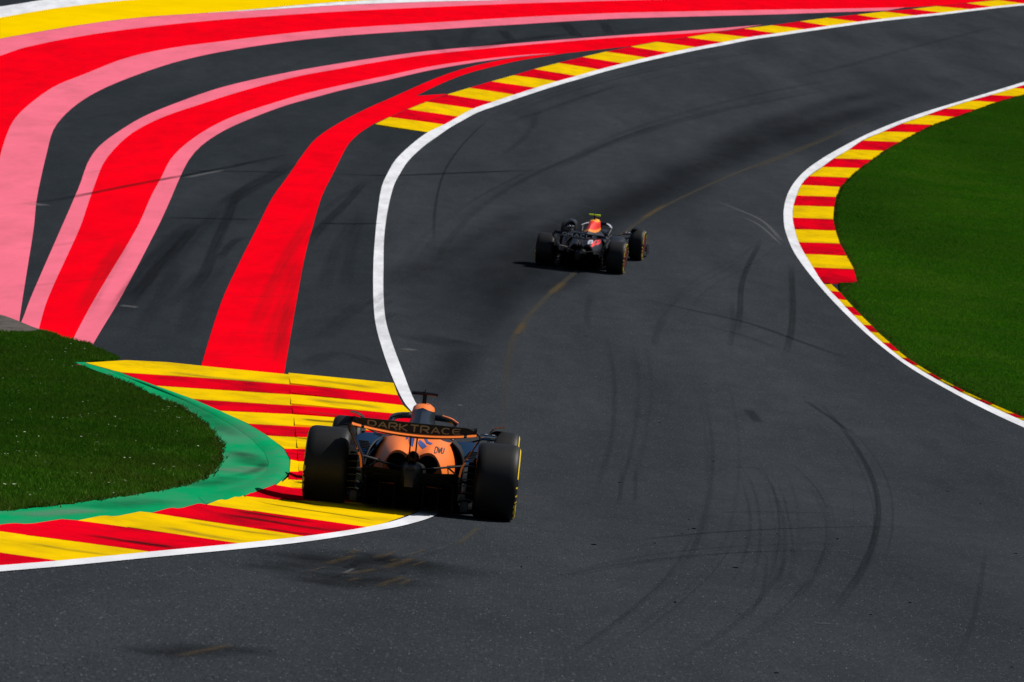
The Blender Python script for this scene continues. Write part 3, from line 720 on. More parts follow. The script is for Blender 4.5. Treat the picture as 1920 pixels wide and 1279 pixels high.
mark([(300, 408), (400, 410), (500, 412)], 0.3, 'joint', run_off, 'paving_joint')
mark([(58, 385), (72, 384), (86, 383)], 0.6, 'light', run_off)
mark([(342, 335), (375, 328), (425, 318)], 0.25, 'light', run_off)
mark([(222, 573), (262, 577)], 0.4, 'light', run_off)
mark([(830, 102), (812, 75), (805, 60)], 0.8, 'faint', run_off)
mark([(866, 90), (880, 60), (890, 48)], 0.8, 'faint', run_off)
mark([(960, 78), (940, 55)], 0.7, 'rubber', run_off)
mark([(1085, 72), (1065, 50), (1055, 42)], 0.8, 'rubber', run_off)
mark([(1145, 66), (1130, 40)], 0.7, 'rubber', run_off)
mark([(860, 95), (1000, 72), (1090, 62)], 0.7, 'rubber', run_off)
mark([(1050, 75), (1250, 50)], 0.6, 'faint', run_off)
mark([(600, 640), (640, 600), (690, 560)], 0.5, 'faint', run_off)
mark([(560, 690), (640, 660), (720, 690)], 0.5, 'faint', run_off)
# rubber laid over the big red band and the white line (on the paint itself)
mark_h[0] = 0.0115
mark([(500, 690), (522, 600), (545, 540), (565, 470)], 0.5, 'faint', run_off)
mark([(520, 690), (530, 630), (548, 560)], 0.3, 'faint', run_off)
mark([(690, 575), (730, 545)], 0.3, 'faint')
mark([(695, 590), (735, 560)], 0.25, 'faint')
mark([(700, 610), (740, 585)], 0.3, 'faint')

# stone chips standing proud of the nearest asphalt
def chips(n):
    D = 11.5 + (75 - 11.5) * rng.random(n) ** 2.4
    X = rng.uniform(-0.19, 0.19, n) * D; Y = D
    ok = poly_mask(X, Y, trk); X, Y = X[ok], Y[ok]; k = len(X)
    Z = ter(X, Y) + 0.004
    r = rng.uniform(.0028, .006, k) * np.interp(Y, [12, 75], [1, 1.5]); hgt = r * rng.uniform(.5, 1.0, k); a0 = rng.uniform(0, 6.28, k)
    V = np.empty((k, 4, 3), np.float32)
    for j in range(3):
        an = a0 + j * 2.094
        V[:, j] = np.stack([X + r * np.cos(an), Y + r * np.sin(an), Z], 1)
    V[:, 3] = np.stack([X + rng.normal(0, .3, k) * r, Y + rng.normal(0, .3, k) * r, Z + hgt], 1)
    base = np.arange(k, dtype=np.int32)[:, None] * 4
    F = (base[:, :, None] + np.array([[0, 1, 3], [1, 2, 3], [2, 0, 3]], np.int32)[None]).reshape(-1)
    me = bpy.data.meshes.new('stone_chips')
    me.vertices.add(4 * k); me.vertices.foreach_set('co', V.ravel())
    me.loops.add(9 * k); me.loops.foreach_set('vertex_index', F)
    me.polygons.add(3 * k); me.polygons.foreach_set('loop_start', np.arange(0, 9 * k, 3, dtype=np.int32))
    tone = np.repeat(np.where(rng.random(k) < .05, rng.uniform(.4, 1, k) ** 1.6, rng.uniform(0, .38, k)), 3).astype(np.float32)
    at = me.attributes.new('tone', 'FLOAT', 'FACE'); at.data.foreach_set('value', tone)
    m, nt, bb = new_mat('stone_chip')
    an = N(nt, 'ShaderNodeAttribute', attribute_name='tone')
    rr = N(nt, 'ShaderNodeValToRGB'); e = rr.color_ramp.elements; e.new(.5)
    for el, (p, cc) in zip(e, [(0, (.012, .014, .018)), (.4, (.05, .057, .067)), (1, (.17, .18, .20))]): el.position = p; el.color = (*cc, 1)
    nt.links.new(an.outputs['Fac'], rr.inputs[0]); nt.links.new(rr.outputs[0], bb.inputs['Base Color'])
    bb.inputs['Roughness'].default_value = .8; bb.inputs['Specular IOR Level'].default_value = .1
    me.materials.append(m); me.update(); me.validate()
    o = bpy.data.objects.new('stone_chips', me); COL.objects.link(o); o.parent = track
    o['kind'] = 'stuff'
chips(300000)
def marbles(n):
    V = []; F = []
    for _ in range(n):
        D = random.uniform(14, 60); x = random.uniform(-.02, .18) * D
        if not poly_mask(np.array([x]), np.array([D]), trk)[0]: continue
        z = float(ter(x, D)) + .004; r = random.uniform(.004, .013); a0 = random.uniform(0, 6.28); l = random.uniform(1, 2.6); b0 = len(V)
        for dz, k in ((0, 1.0), (r * .7, .75)):
            for j in range(6):
                u, w = r * l * k * math.cos(j * 1.047), r * .6 * k * math.sin(j * 1.047)
                V.append((x + u * math.cos(a0) - w * math.sin(a0), D + u * math.sin(a0) + w * math.cos(a0), z + dz))
        F += [(b0 + j, b0 + (j + 1) % 6, b0 + 6 + (j + 1) % 6, b0 + 6 + j) for j in range(6)] + [tuple(b0 + 6 + j for j in range(6))]
    o = mesh_obj('rubber_crumbs', V, F, plain('rubber_crumb', (.010, .010, .011), .9, spec=.1), parent=track); o['kind'] = 'stuff'
marbles(60)

# rubber dragged over the near kerb: ribbons lying on the blocks
_vs, _fs = [], []
for o in NEAR_KERB.children:
    n0 = len(_vs); _vs += [v.co + NEAR_KERB.location for v in o.data.vertices]; _fs += [[n0 + i for i in p.vertices] for p in o.data.polygons]
_kb = BVHTree.FromPolygons(_vs, _fs)
def kerb_scuff(pts, width, mat, lift):
    P = [unproj(x, y, .025) for x, y in catmull(pts, 6)]; n = len(P); V = []; UV = []; F = []; m = 6
    for i, p in enumerate(P):
        t = (P[min(i + 1, n - 1)] - P[max(i - 1, 0)]).normalized()
        for j in range(m):
            o_ = (j / (m - 1) - .5) * width; x, y = p.x - t.y * o_, p.y + t.x * o_
            h = _kb.ray_cast(Vector((x, y, 20)), Vector((0, 0, -1)))
            z = h[0].z if h[0] and abs(h[0].z - float(ter(x, y))) < .15 else float(ter(x, y)) + .03
            V.append(Vector((x, y, z + lift)) - NEAR_KERB.location); UV.append((j / (m - 1), i / (n - 1)))
    F = [(i * m + j, i * m + j + 1, (i + 1) * m + j + 1, (i + 1) * m + j) for i in range(n - 1) for j in range(m - 1)]
    mesh_obj('rubber_scuff', V, F, MK[mat], parent=NEAR_KERB, uvs=UV, smooth=True)
MK['kscuff'] = mark_mat('kerb_rubber', (0.010, 0.010, 0.012), 0.85, soft=0.4, uvn=(6, 2.5, 1), lo=0.0)
MK['kfaint'] = mark_mat('kerb_dust', (0.05, 0.045, 0.03), 0.45, soft=0.45, uvn=(6, 3, 1), lo=0.0)
for k, (pts, w, m_) in enumerate((
    ([(400, 962), (500, 975), (600, 988), (650, 990)], .35, 'kscuff'), ([(430, 957), (520, 968), (600, 978)], .30, 'kscuff'), ([(480, 985), (560, 996), (600, 998)], .2, 'kscuff'),
    ([(470, 940), (540, 950), (640, 963), (720, 975)], .14, 'kscuff'), ([(520, 932), (560, 940), (620, 950)], .3, 'kscuff'), ([(290, 985), (400, 1003), (470, 1012)], .3, 'kfaint'),
    ([(330, 975), (450, 992), (550, 1003)], .25, 'kfaint'), ([(150, 1000), (260, 1015), (350, 1026)], .25, 'kscuff'), ([(230, 1010), (330, 1022)], .2, 'kscuff'), ([(40, 1015), (150, 1030), (230, 1038)], .2, 'kfaint'),
    ([(560, 712), (640, 720), (720, 728)], .5, 'kfaint'), ([(570, 752), (650, 758), (730, 765)], .5, 'kfaint'), ([(560, 790), (610, 793), (660, 795)], .4, 'kscuff'), ([(556, 826), (580, 826), (620, 828)], .4, 'kscuff'),
    ([(556, 850), (580, 850), (600, 850)], .35, 'kscuff'), ([(560, 775), (620, 780), (680, 785)], .3, 'kfaint'), ([(545, 905), (580, 908), (620, 912)], .4, 'kscuff'), ([(300, 700), (400, 712), (520, 722)], .4, 'kfaint'))):
    kerb_scuff(pts, w, m_, .003 + .0002 * k)
# faint joints across the painted bands
for pts in ([(0, 470), (90, 462), (230, 440)], [(0, 540), (120, 530), (240, 515)], [(420, 560), (490, 556), (560, 556)], [(400, 625), (470, 625), (550, 628)], [(120, 330), (210, 318), (340, 300)], [(480, 440), (540, 436), (590, 436)], [(60, 240), (200, 215), (330, 195)], [(390, 665), (460, 668), (540, 672)]):
    mark(pts, .25, 'whisper', run_off, 'paving_joint')
for pts, w in (([(270, 590), (300, 520), (350, 430)], .5), ([(150, 600), (190, 520), (240, 440)], .5), ([(300, 560), (340, 480), (420, 380)], .4), ([(340, 650), (370, 560), (430, 470)], .5), ([(460, 660), (500, 560), (545, 470), (600, 380)], .4), ([(250, 640), (300, 560), (345, 490)], .4), ([(640, 560), (660, 470), (680, 380)], .4), ([(600, 560), (630, 470), (670, 400)], .4)):
    mark(pts, w, 'faint', run_off)

# worn streaks on the green apron
apron = bpy.data.objects['painted_apron']
MK['aworn'] = mark_mat('worn_apron', (0.20, 0.26, 0.22), 0.6, soft=0.5, nscale=(1.5, 1.0, 1), lo=0.0)
MK['adirt'] = mark_mat('apron_dirt', (0.02, 0.05, 0.035), 0.5, soft=0.5, nscale=(1.2, .6, 1), lo=0.0)
mark_h[0] = .0535
for pts, w, m_ in (([(402, 893), (425, 892), (455, 889), (480, 882)], .7, 'aworn'), ([(340, 922), (400, 914), (450, 902)], .5, 'adirt'), ([(420, 905), (460, 898), (490, 885), (500, 868)], .18, 'adirt'), ([(150, 965), (230, 957), (320, 946)], .6, 'adirt'), ([(20, 980), (120, 972), (200, 965)], .4, 'aworn'), ([(280, 735), (340, 760), (400, 795), (440, 830)], .5, 'adirt'), ([(440, 850), (470, 868), (480, 885)], .6, 'adirt')):
    mark(pts, w, m_, apron, 'worn_streak', step=6)
# ------------------------------------------------------------------ stroke lettering
def arc(cx, cy, rx, ry, a0, a1, n=8):
    return [(cx + rx * math.cos(R(a0 + (a1 - a0) * k / n)), cy + ry * math.sin(R(a0 + (a1 - a0) * k / n))) for k in range(n + 1)]
LET = {
 'D': [[(0.0, 0), (0.0, 1)], [(0.0, 1), (.55, 1)] + arc(.55, .5, .4, .5, 90, -90)[1:] + [(0.0, 0)]],
 'A': [[(0, 0), (.5, 1), (1, 0)], [(.36, .32), (.80, .32)]],
 'R': [[(0, 0), (0, 1)], [(0, 1), (.65, 1)] + arc(.65, .74, .3, .26, 90, -90, 6)[1:] + [(.2, .48)], [(.5, .46), (.98, 0)]],
 'K': [[(0, 0), (0, 1)], [(.9, 1), (.15, .5), (.95, 0)]],
 'T': [[(0, 1), (1, 1)], [(.5, .93), (.5, 0)]],
 'C': [arc(.5, .5, .5, .5, 45, 315, 12)],
 'E': [[(.92, 1), (.25, 1)] + arc(.3, .5, .3, .5, 90, 270, 8)[1:] + [(.92, 0)], [(.15, .5), (.8, .5)]],
 'O': [arc(.5, .5, .5, .5, 0, 360, 18)],
 'L': [[(0, 1), (0, 0), (.85, 0)]],
 'P': [[(0, 0), (0, 1)], [(0, 1), (.6, 1)] + arc(.6, .73, .3, .27, 90, -90, 6)[1:] + [(0, .46)]],
 'I': [[(.3, 0), (.3, 1)]],
 'Z': [[(0, 1), (.9, 1), (0, 0), (.9, 0)]],
 'W': [[(0, 1), (.25, 0), (.5, .8), (.75, 0), (1, 1)]],
 'U': [[(0, 1), (0, .3)] + arc(.4, .3, .4, .3, 180, 360, 6)[1:] + [(.8, 1)]],
}
def strokes(text, w, h, gap, th, space=0.5):
    """quads (u,v corner lists) for a line of text: letter width w, height h"""
    quads = []; x = 0.0
    for ch in text:
        if ch == ' ': x += w * space + gap; continue
        cw = w * (0.55 if ch == 'I' else 1.0)
        for pl in LET[ch]:
            pts = [(x + p[0] * w, p[1] * h) for p in pl]
            # subdivide long segments
            q = [pts[0]]
            for a, b in zip(pts, pts[1:]):
                n = max(1, int(math.hypot(b[0] - a[0], b[1] - a[1]) / (h * 0.3)))
                q += [(a[0] + (b[0] - a[0]) * k / n, a[1] + (b[1] - a[1]) * k / n) for k in range(1, n + 1)]
            L = []; Rr = []
            for i, p in enumerate(q):
                a = q[max(0, i - 1)]; b = q[min(len(q) - 1, i + 1)]
                dx, dy = b[0] - a[0], b[1] - a[1]; l = math.hypot(dx, dy) or 1
                nx, ny = -dy / l * th / 2, dx / l * th / 2
                L.append((p[0] + nx, p[1] + ny)); Rr.append((p[0] - nx, p[1] - ny))
            quads.append((L, Rr))
        x += cw + gap
    return quads, x - gap
def letter_mesh(name, text, w, h, gap, th, fn, mat, parent, thin=0.0004):
    """fn(u, v, lift) -> local 3D point; text centred on u = 0"""
    qs, tot = strokes(text, w, h, gap, th)
    V = []; F = []
    for k, (L, Rr) in enumerate(qs):
        b = len(V); lift = 0.0015 + thin * (k % 5)
        for p, q in zip(L, Rr):
            V.append(fn(p[0] - tot / 2, p[1], lift)); V.append(fn(q[0] - tot / 2, q[1], lift))
        F += [(b + 2 * i, b + 2 * i + 1, b + 2 * i + 3, b + 2 * i + 2) for i in range(len(L) - 1)]
    return mesh_obj(name, V, F, mat, parent)

# ------------------------------------------------------------------ shape helpers (car frame: x forward, y left, z up; rear axle over the origin)
def spline(pts, n):
    P = catmull(pts, 1e-2 if False else max(1e-4, sum(math.dist(a, b) for a, b in zip(pts, pts[1:])) / (n * 3)))
    P = np.array(P); s = np.concatenate([[0], np.cumsum(np.linalg.norm(np.diff(P, axis=0), axis=1))])
    t = np.linspace(0, s[-1], n)
    return [tuple(np.interp(t, s, P[:, k]) for k in range(P.shape[1])) for _ in (0,)] and [tuple(float(np.interp(tt, s, P[:, k])) for k in range(P.shape[1])) for tt in t]
def loft(name, loops, mat, parent, closed=True, cap=True, smooth=40, refine=1):
    """loops of 3D points; refine interpolates extra loops"""
    A = np.array(loops, float)
    if refine > 1:
        out = []
        cols_ = []
        for j in range(A.shape[1]):
            cols_.append(spline([tuple(p) for p in A[:, j]], (len(A) - 1) * refine + 1))
        A = np.array(cols_).transpose(1, 0, 2)
    n, m = A.shape[:2]
    bm = bmesh.new()
    vs = [[bm.verts.new(p) for p in row] for row in A]
    for i in range(n - 1):
        for j in range(m if closed else m - 1):
            jj = (j + 1) % m
            try: bm.faces.new((vs[i][j], vs[i][jj], vs[i + 1][jj], vs[i + 1][j]))
            except ValueError: pass
    if cap and closed:
        for row in (vs[0], vs[-1]):
            try: bm.faces.new(row)
            except ValueError: pass
    return bm_obj(name, bm, mat, parent, smooth)
def half_loop(x, prof, n=12):
    """half profile (y,z) from top centre to bottom, mirrored into a closed loop"""
    P = spline(prof, n)
    L = [(x, y, z) for y, z in P]
    Rr = [(x, -y, z) for y, z in P[::-1] if y > 1e-6]
    return L + Rr
def box(name, mn, mx, mat, parent, bev=0.006):
    bm = bmesh.new()
    bmesh.ops.create_cube(bm, size=1)
    for v in bm.verts:
        v.co = Vector([(mn[k] + mx[k]) / 2 + v.co[k] * (mx[k] - mn[k]) for k in range(3)])
    if bev: bmesh.ops.bevel(bm, geom=bm.edges[:], offset=bev, segments=2, affect='EDGES', profile=0.5)
    return bm_obj(name, bm, mat, parent, 40)
def tube(name, pts, r, mat, parent, seg=10, flat=1.0, n=None):
    P = [Vector(p) for p in (spline(pts, n) if n else pts)]
    loops = []
    for i, p in enumerate(P):
        t = (P[min(i + 1, len(P) - 1)] - P[max(i - 1, 0)]).normalized()
        ref = Vector((0, 0, 1)) if abs(t.z) < 0.9 else Vector((1, 0, 0))
        a = t.cross(ref).normalized(); b = a.cross(t).normalized()
        rr = r[i] if isinstance(r, (list, tuple)) else r
        loops.append([p + a * rr * math.cos(k * 2 * math.pi / seg) + b * rr * flat * math.sin(k * 2 * math.pi / seg) for k in range(seg)])
    return loft(name, loops, mat, parent)
def blade(name, a, b, chord, thick, mat, parent):
    """wishbone arm: flat section, chord along x"""
    a, b = Vector(a), Vector(b); loops = []
    for p in (a, b):
        loops.append([p + Vector((chord * dx, 0, thick * dz)) for dx, dz in ((-.5, 0), (-.25, .5), (.25, .45), (.5, 0), (.25, -.45), (-.25, -.5))])
    return loft(name, loops, mat, parent)
def lathe_y(name, prof, cx, cz, y0, side, mat, parent, seg=56, smooth=40):
    """prof: (radius, offset outward); axis along y"""
    loops = []
    bm = bmesh.new(); rings = []
    for r, t in prof:
        if r < 1e-6: rings.append([bm.verts.new((cx, y0 + side * t, cz))])
        else: rings.append([bm.verts.new((cx + r * math.cos(2 * math.pi * k / seg), y0 + side * t, cz + r * math.sin(2 * math.pi * k / seg))) for k in range(seg)])
    for A, B in zip(rings, rings[1:]):
        for k in range(seg):
            kk = (k + 1) % seg
            if len(A) == 1 and len(B) > 1: bm.faces.new((A[0], B[k], B[kk]))
            elif len(B) == 1: bm.faces.new((A[k], A[kk], B[0]))
            else: bm.faces.new((A[k], A[kk], B[kk], B[k]))
    return bm_obj(name, bm, mat, parent, smooth)
def plate(name, path, x0s, x1s, thick, mat, parent, n=24, xn=4):
    """thin curved plate: (y,z) path, leading/trailing x along it, real thickness"""
    P = spline(path, n); k = np.linspace(0, 1, n)
    xa = np.interp(k, np.linspace(0, 1, len(x0s)), x0s); xb = np.interp(k, np.linspace(0, 1, len(x1s)), x1s)
    loops = []
    for i, (y, z) in enumerate(P):
        a = P[max(0, i - 1)]; b = P[min(n - 1, i + 1)]
        ty, tz = b[0] - a[0], b[1] - a[1]; l = math.hypot(ty, tz) or 1
        ny, nz = -tz / l * thick / 2, ty / l * thick / 2
        row = [(xa[i] + (xb[i] - xa[i]) * q / xn, y + ny, z + nz) for q in range(xn + 1)]
        row += [(xb[i] + (xa[i] - xb[i]) * q / xn, y - ny, z - nz) for q in range(xn + 1)]
        loops.append(row)
    return loft(name, loops, mat, parent)
def decal(name, polys, bvh, mat, parent, lift=0.004, sub=2, direction=(1, 0, 0)):
    """flat graphics laid on the bodywork, outlines given in the rear view (y,z)"""
    bm = bmesh.new()
    for poly in polys:
        vs = [bm.verts.new((-3, y, z)) for y, z in poly]
        f = bm.faces.new(vs); bmesh.ops.triangulate(bm, faces=[f])
    for _ in range(sub): bmesh.ops.subdivide_edges(bm, edges=bm.edges[:], cuts=1)
    dead = []
    for v in bm.verts:
        hit = bvh.ray_cast(v.co, Vector(direction))
        if hit[0] is None: dead.append(v)
        else: v.co = hit[0] + Vector((-lift, 0, 0)) + Vector((0, 0, lift * 0.5))
    bmesh.ops.delete(bm, geom=dead, context='VERTS')
    return bm_obj(name, bm, mat, parent)
def bvh_of(o):
    bm = bmesh.new(); bm.from_mesh(o.data); t = BVHTree.FromBMesh(bm); bm.free(); return t

# ------------------------------------------------------------------ car paints
def zoned_paint(name, zones, rough=0.35, coat=0.6):
    """body paint in zones by height (own livery, car coordinates): zones = [(z_from, colour), ...] low to high"""
    m, nt, b = new_mat(name)
    tc = N(nt, 'ShaderNodeTexCoord'); s = N(nt, 'ShaderNodeSeparateXYZ'); nt.links.new(tc.outputs['Object'], s.inputs[0])
    ay = N(nt, 'ShaderNodeMath', operation='ABSOLUTE'); nt.links.new(s.outputs[1], ay.inputs[0])
    k = N(nt, 'ShaderNodeMath', operation='MULTIPLY'); nt.links.new(ay.outputs[0], k.inputs[0]); k.inputs[1].default_value = 0.35
    zz = N(nt, 'ShaderNodeMath', operation='ADD'); nt.links.new(s.outputs[2], zz.inputs[0]); nt.links.new(k.outputs[0], zz.inputs[1])
    c = zones[0][1]
    for z0, col in zones[1:]:
        g = N(nt, 'ShaderNodeMath', operation='GREATER_THAN'); nt.links.new(zz.outputs[0], g.inputs[0]); g.inputs[1].default_value = z0
        c = mix(nt, g.outputs[0], c, col)
    if isinstance(c, tuple): b.inputs['Base Color'].default_value = (*c, 1)
    else: nt.links.new(c, b.inputs['Base Color'])
    b.inputs['Roughness'].default_value = rough; b.inputs['Coat Weight'].default_value = coat; b.inputs['Coat Roughness'].default_value = 0.2; b.inputs['Specular IOR Level'].default_value = .3
    return m
ORANGE = (1.0, 0.225, 0.035); NAVY = (0.005, 0.008, 0.018); BLUE = (0.001, 0.022, 0.065)
M['carbon'] = plain('carbon_fibre', (0.007, 0.0075, 0.008), 0.5, spec=.3)
M['carbon_dull'] = plain('dull_carbon', (0.004, 0.004, 0.0045), 0.8, spec=0.1)
def rubber_mat():
    m, nt, b = new_mat('tyre_rubber')
    n1 = noise(nt, 14, 5, 0.7, mapscale=(1, 0.35, 1)); n2 = noise(nt, 120, 3, 0.7)
    c = mix(nt, ramp(nt, n1.outputs[0], [(0.3, 0), (0.75, 1)]).outputs[0], (0.004, 0.0042, 0.0048), (0.009, 0.0095, 0.0105))
    nt.links.new(c, b.inputs['Base Color']); b.inputs['Roughness'].default_value = 0.55; b.inputs['Specular IOR Level'].default_value = 0.3
    bump(nt, b, n2.outputs[0], 0.25, 0.002)
    return m
M['rubber'] = rubber_mat()
M['wyellow'] = plain('tyre_yellow', (0.85, 0.58, 0.01), 0.6)
M['wwhite'] = plain('mirror_white', (0.7, 0.7, 0.7), 0.6)
M['orange'] = plain('orange_trim', ORANGE, 0.5, coat=0.1)
M['bronze'] = plain('bronze_lettering', (0.25, 0.20, 0.11), 0.5)
M['silver'] = plain('silver', (0.6, 0.6, 0.62), 0.3, metal=0.9)
M['blue'] = zoned_paint('blue_over_carbon', [(0, (0.004, 0.004, 0.005)), (0.60, BLUE)], 0.55, 0.0)
M['blue'].node_tree.nodes['Principled BSDF'].inputs['Specular IOR Level'].default_value = .12
M['navy'] = plain('navy_bodywork', NAVY, 0.45, coat=0.1, spec=.3)
M['dnavy'] = plain('matte_navy', (0.004, 0.0055, 0.012), 0.5, coat=0.08, spec=.3)
M['hole'] = plain('hollow_shade_black', (0.004, 0.004, 0.004), 0.9, spec=0.1)  # black exhaust; elsewhere the shade inside hollows put into the colour
M['orange_body'] = zoned_paint('orange_and_navy_paint', [(0, ORANGE), (0.755, NAVY), (0.945, ORANGE)], 0.36, 0.10)
M['orange_body'].node_tree.nodes['Principled BSDF'].inputs['Specular IOR Level'].default_value = .22
M['navy_body'] = zoned_paint('navy_red_yellow_paint', [(0, (0.004, 0.0055, 0.012)), (0.800, (0.85, 0.24, 0.01)), (0.84, (0.90, 0.035, 0.02)), (0.985, (0.90, 0.36, 0.01))], 0.5, 0.1)
M['lblue'] = plain('blue_graphics', (0.06, 0.10, 0.32), 0.4)
M['dred'] = plain('red_graphics', (0.85, 0.01, 0.02), 0.5)
M['dwhite'] = plain('white_graphics', (0.55, 0.56, 0.62), 0.5)
M['dyellow'] = plain('yellow_graphics', (0.9, 0.5, 0.01), 0.5)
M['black_ink'] = plain('black_graphics', (0.012, 0.012, 0.016), 0.5)
M['fluo'] = plain('fluorescent_yellow', (0.62, 1.0, 0.02), 0.5)
M['visor'] = plain('mirror_glass', (0.35, 0.37, 0.4), 0.1, metal=1.0)
M['lamp'] = plain('rain_light_lens', (0.008, 0.006, 0.006), 0.5, spec=.3)

WB = 3.55
def racing_car(label, S):
    c = empty('racing_car')
    tag(c, label, 'race car', 'race cars on the track')
    P = lambda n: S[n]
    # ---- wheels
    for ax, w, yo in ((0.0, 0.405, 1.0), (WB, 0.315, 0.985)):
        for side in (1, -1):
            yin = side * (yo - w)
            hub = lathe_y('wheel', [(0.0, 0.02), (.20, 0.02), (.232, 0.03), (.236, w - .03), (.225, w - .012), (.19, w - .004), (.10, w - .014), (.045, w - .018), (.04, w + .004), (0.0, w + .006)], ax, .36, yin, side, P('rim'), c)
            prof = [(.234, .018), (.262, .004), (.30, 0.0), (.33, .008), (.349, .028), (.3575, .055), (.36, .09), (.3605, w / 2), (.36, w - .09), (.3575, w - .055), (.349, w - .028), (.33, w - .008), (.30, w), (.262, w - .004), (.234, w - .018)]
            tyre = lathe_y('tyre', prof, ax, .36, yin, side, M['rubber'], hub, 72)
            # sidewall graphics on the outer face
            yo_ = lambda r: side * (yo - float(np.interp(r, [.262, .30, .33, .349], [.004, 0, .008, .028])) + .001)
            def sw(ang, r, lift=0.0):
                return (ax + r * math.cos(ang), yo_(r) + side * lift, .36 + r * math.sin(ang))
            for k, (a0, a1) in enumerate(((72, 170), (252, 350))):
                V = []; F = []; n = 20
                for i in range(n + 1):
                    a = R(a0 + (a1 - a0) * i / n); V += [sw(a, S['sr'][0], .002), sw(a, sum(S['sr']) / 2, .002), sw(a, S['sr'][1], .002)]
                F = [(3 * i + j, 3 * i + j + 1, 3 * i + j + 4, 3 * i + j + 3) for i in range(n) for j in (0, 1)]
                mesh_obj('sidewall_stripe', V, F, M['wyellow'], hub)
            for txt, mid in (('PIRELLI', 217), ('P ZERO', 37)):
                d = 1 if side < 0 else -1
                letter_mesh('sidewall_lettering', txt, .044, .048, .016, .015,
                            lambda u, v, l, d=d, mid=mid: sw(R(mid) - d * u / .30, .290 + v, .001 + l), M['wyellow'], hub)
            # brake drum on the inner face
            lathe_y('brake_drum', [(0, -.05), (.16, -.05), (.205, -.02), (.215, .03), (0, .03)], ax, .36, yin, side, M['carbon_dull'], hub, 32)
    # ---- floor
    fl = [(3.05, .20), (2.95, .50), (2.6, .70), (2.0, .77), (1.0, .78), (.62, .70), (.42, .60), (.30, .52)]
    bm = bmesh.new()
    ring = [(x, y) for x, y in fl] + [(x, -y) for x, y in fl[::-1]]
    f = bm.faces.new([bm.verts.new((x, y, .055)) for x, y in ring])
    ext = bmesh.ops.extrude_face_region(bm, geom=[f])
    for v in ext['geom']:
        if isinstance(v, bmesh.types.BMVert): v.co.z += .025
    bm_obj('floor', bm, M['carbon_dull'], c)
    for s in (1, -1):
        plate('floor_edge_fin', [(s * .70, .08), (s * .74, .13), (s * .78, .15)], [1.6, 1.5], [.75, .8], .006, M['carbon'], c, 8)
    # ---- diffuser: roof, side walls, strakes
    roofp = [(.55, .075), (.25, .12), (-.05, .23), (-.38, .335)]
    loops = []
    for x, z in roofp:
        wdt = np.interp(x, [-.38, .55], [.40, .50]); t = .018
        loops.append([(x, -wdt, z - .03), (x, -wdt * .8, z), (x, 0, z + .01), (x, wdt * .8, z), (x, wdt, z - .03), (x, wdt * .8, z + t), (x, 0, z + .01 + t), (x, -wdt * .8, z + t)])
    dif = loft('diffuser', loops, M['carbon_dull'], c, refine=3)
    for s in (1, -1):
        for yy, zt in ((.405, 1.0), (.27, .96), (.13, .96)):
            V = [(.5, s * yy, .05), (-.05, s * yy, .045), (-.37, s * yy, .05), (-.375, s * yy, .30 * zt), (-.05, s * yy, .205 * zt), (.25, s * yy, .11)]
            bm = bmesh.new(); f = bm.faces.new([bm.verts.new(v) for v in V])
            e = bmesh.ops.extrude_face_region(bm, geom=[f])
            for v in e['geom']:
                if isinstance(v, bmesh.types.BMVert): v.co.y += s * .008
            bm_obj('strake', bm, M['carbon_dull'], dif)
    # ---- gearbox, crash structure, rain light, exhaust
    L = []
    for x, wdt, z0, z1 in ((.15, .20, .12, .50), (-.1, .16, .16, .48), (-.3, .10, .24, .47), (-.52, .07, .30, .46), (-.66, .055, .33, .45)):
        L.append([(x, wdt * math.copysign(abs(math.cos(a)) ** .6, math.cos(a)), (z0 + z1) / 2 + (z1 - z0) / 2 * math.copysign(abs(math.sin(a)) ** .6, math.sin(a))) for a in np.linspace(0, 2 * math.pi, 20, endpoint=False)])
    loft('crash_structure', L, M['carbon'], c, refine=2)
    rl = box('rain_light', (-.675, -.045, .26), (-.62, .045, .42), M['lamp'], c, .012)
    ex = lathe_x_tube(c, P)
    # ---- cooling outlets at the tail
    for s in (1, -1):
        prof = []
        L = []
        for x, r in ((.12, .085), (-.12, .092), (-.155, .090), (-.155, .080), (-.135, .075)):
            L.append([(x, s * .145 + r * 1.05 * math.cos(a), .455 + r * math.sin(a)) for a in np.linspace(0, 2 * math.pi, 28, endpoint=False)])
        loft('cooling_outlet', L, M['hole'], c)
    box('black_filler', (-.08, -.45, .09), (1.0, .45, .30), M['hole'], c, .03)  # added black box: closes the view under the tail, stands in for shade
    # ---- engine cover with airbox
    EC = [(2.00, [(0, .925), (.055, .92), (.092, .89), (.105, .84), (.115, .78), (.15, .70), (.22, .62), (.28, .50), (.30, .28)]),
          (1.75, [(0, .950), (.065, .940), (.108, .90), (.118, .84), (.122, .78), (.17, .70), (.26, .64), (.34, .50), (.36, .27)]),
          (1.50, [(0, .938), (.06, .928), (.100, .885), (.108, .825), (.118, .77), (.20, .70), (.32, .64), (.42, .50), (.44, .25)]),
          (1.20, [(0, .885), (.045, .87), (.078, .83), (.095, .79), (.14, .74), (.22, .705), (.33, .635), (.42, .48), (.44, .22)]),
          (0.80, [(0, .79), (.03, .78), (.06, .755), (.10, .735), (.17, .72), (.25, .69), (.34, .60), (.40, .46), (.42, .20)]),
          (0.40, [(0, .68), (.03, .672), (.07, .660), (.12, .662), (.19, .655), (.27, .61), (.335, .52), (.37, .41), (.38, .20)]),
          (0.10, [(0, .575), (.03, .575), (.07, .585), (.13, .61), (.19, .60), (.255, .545), (.305, .46), (.335, .37), (.34, .22)]),
          (-.11, [(0, .505), (.03, .515), (.07, .545), (.13, .570), (.19, .558), (.24, .50), (.275, .42), (.295, .35), (.30, .25)])]
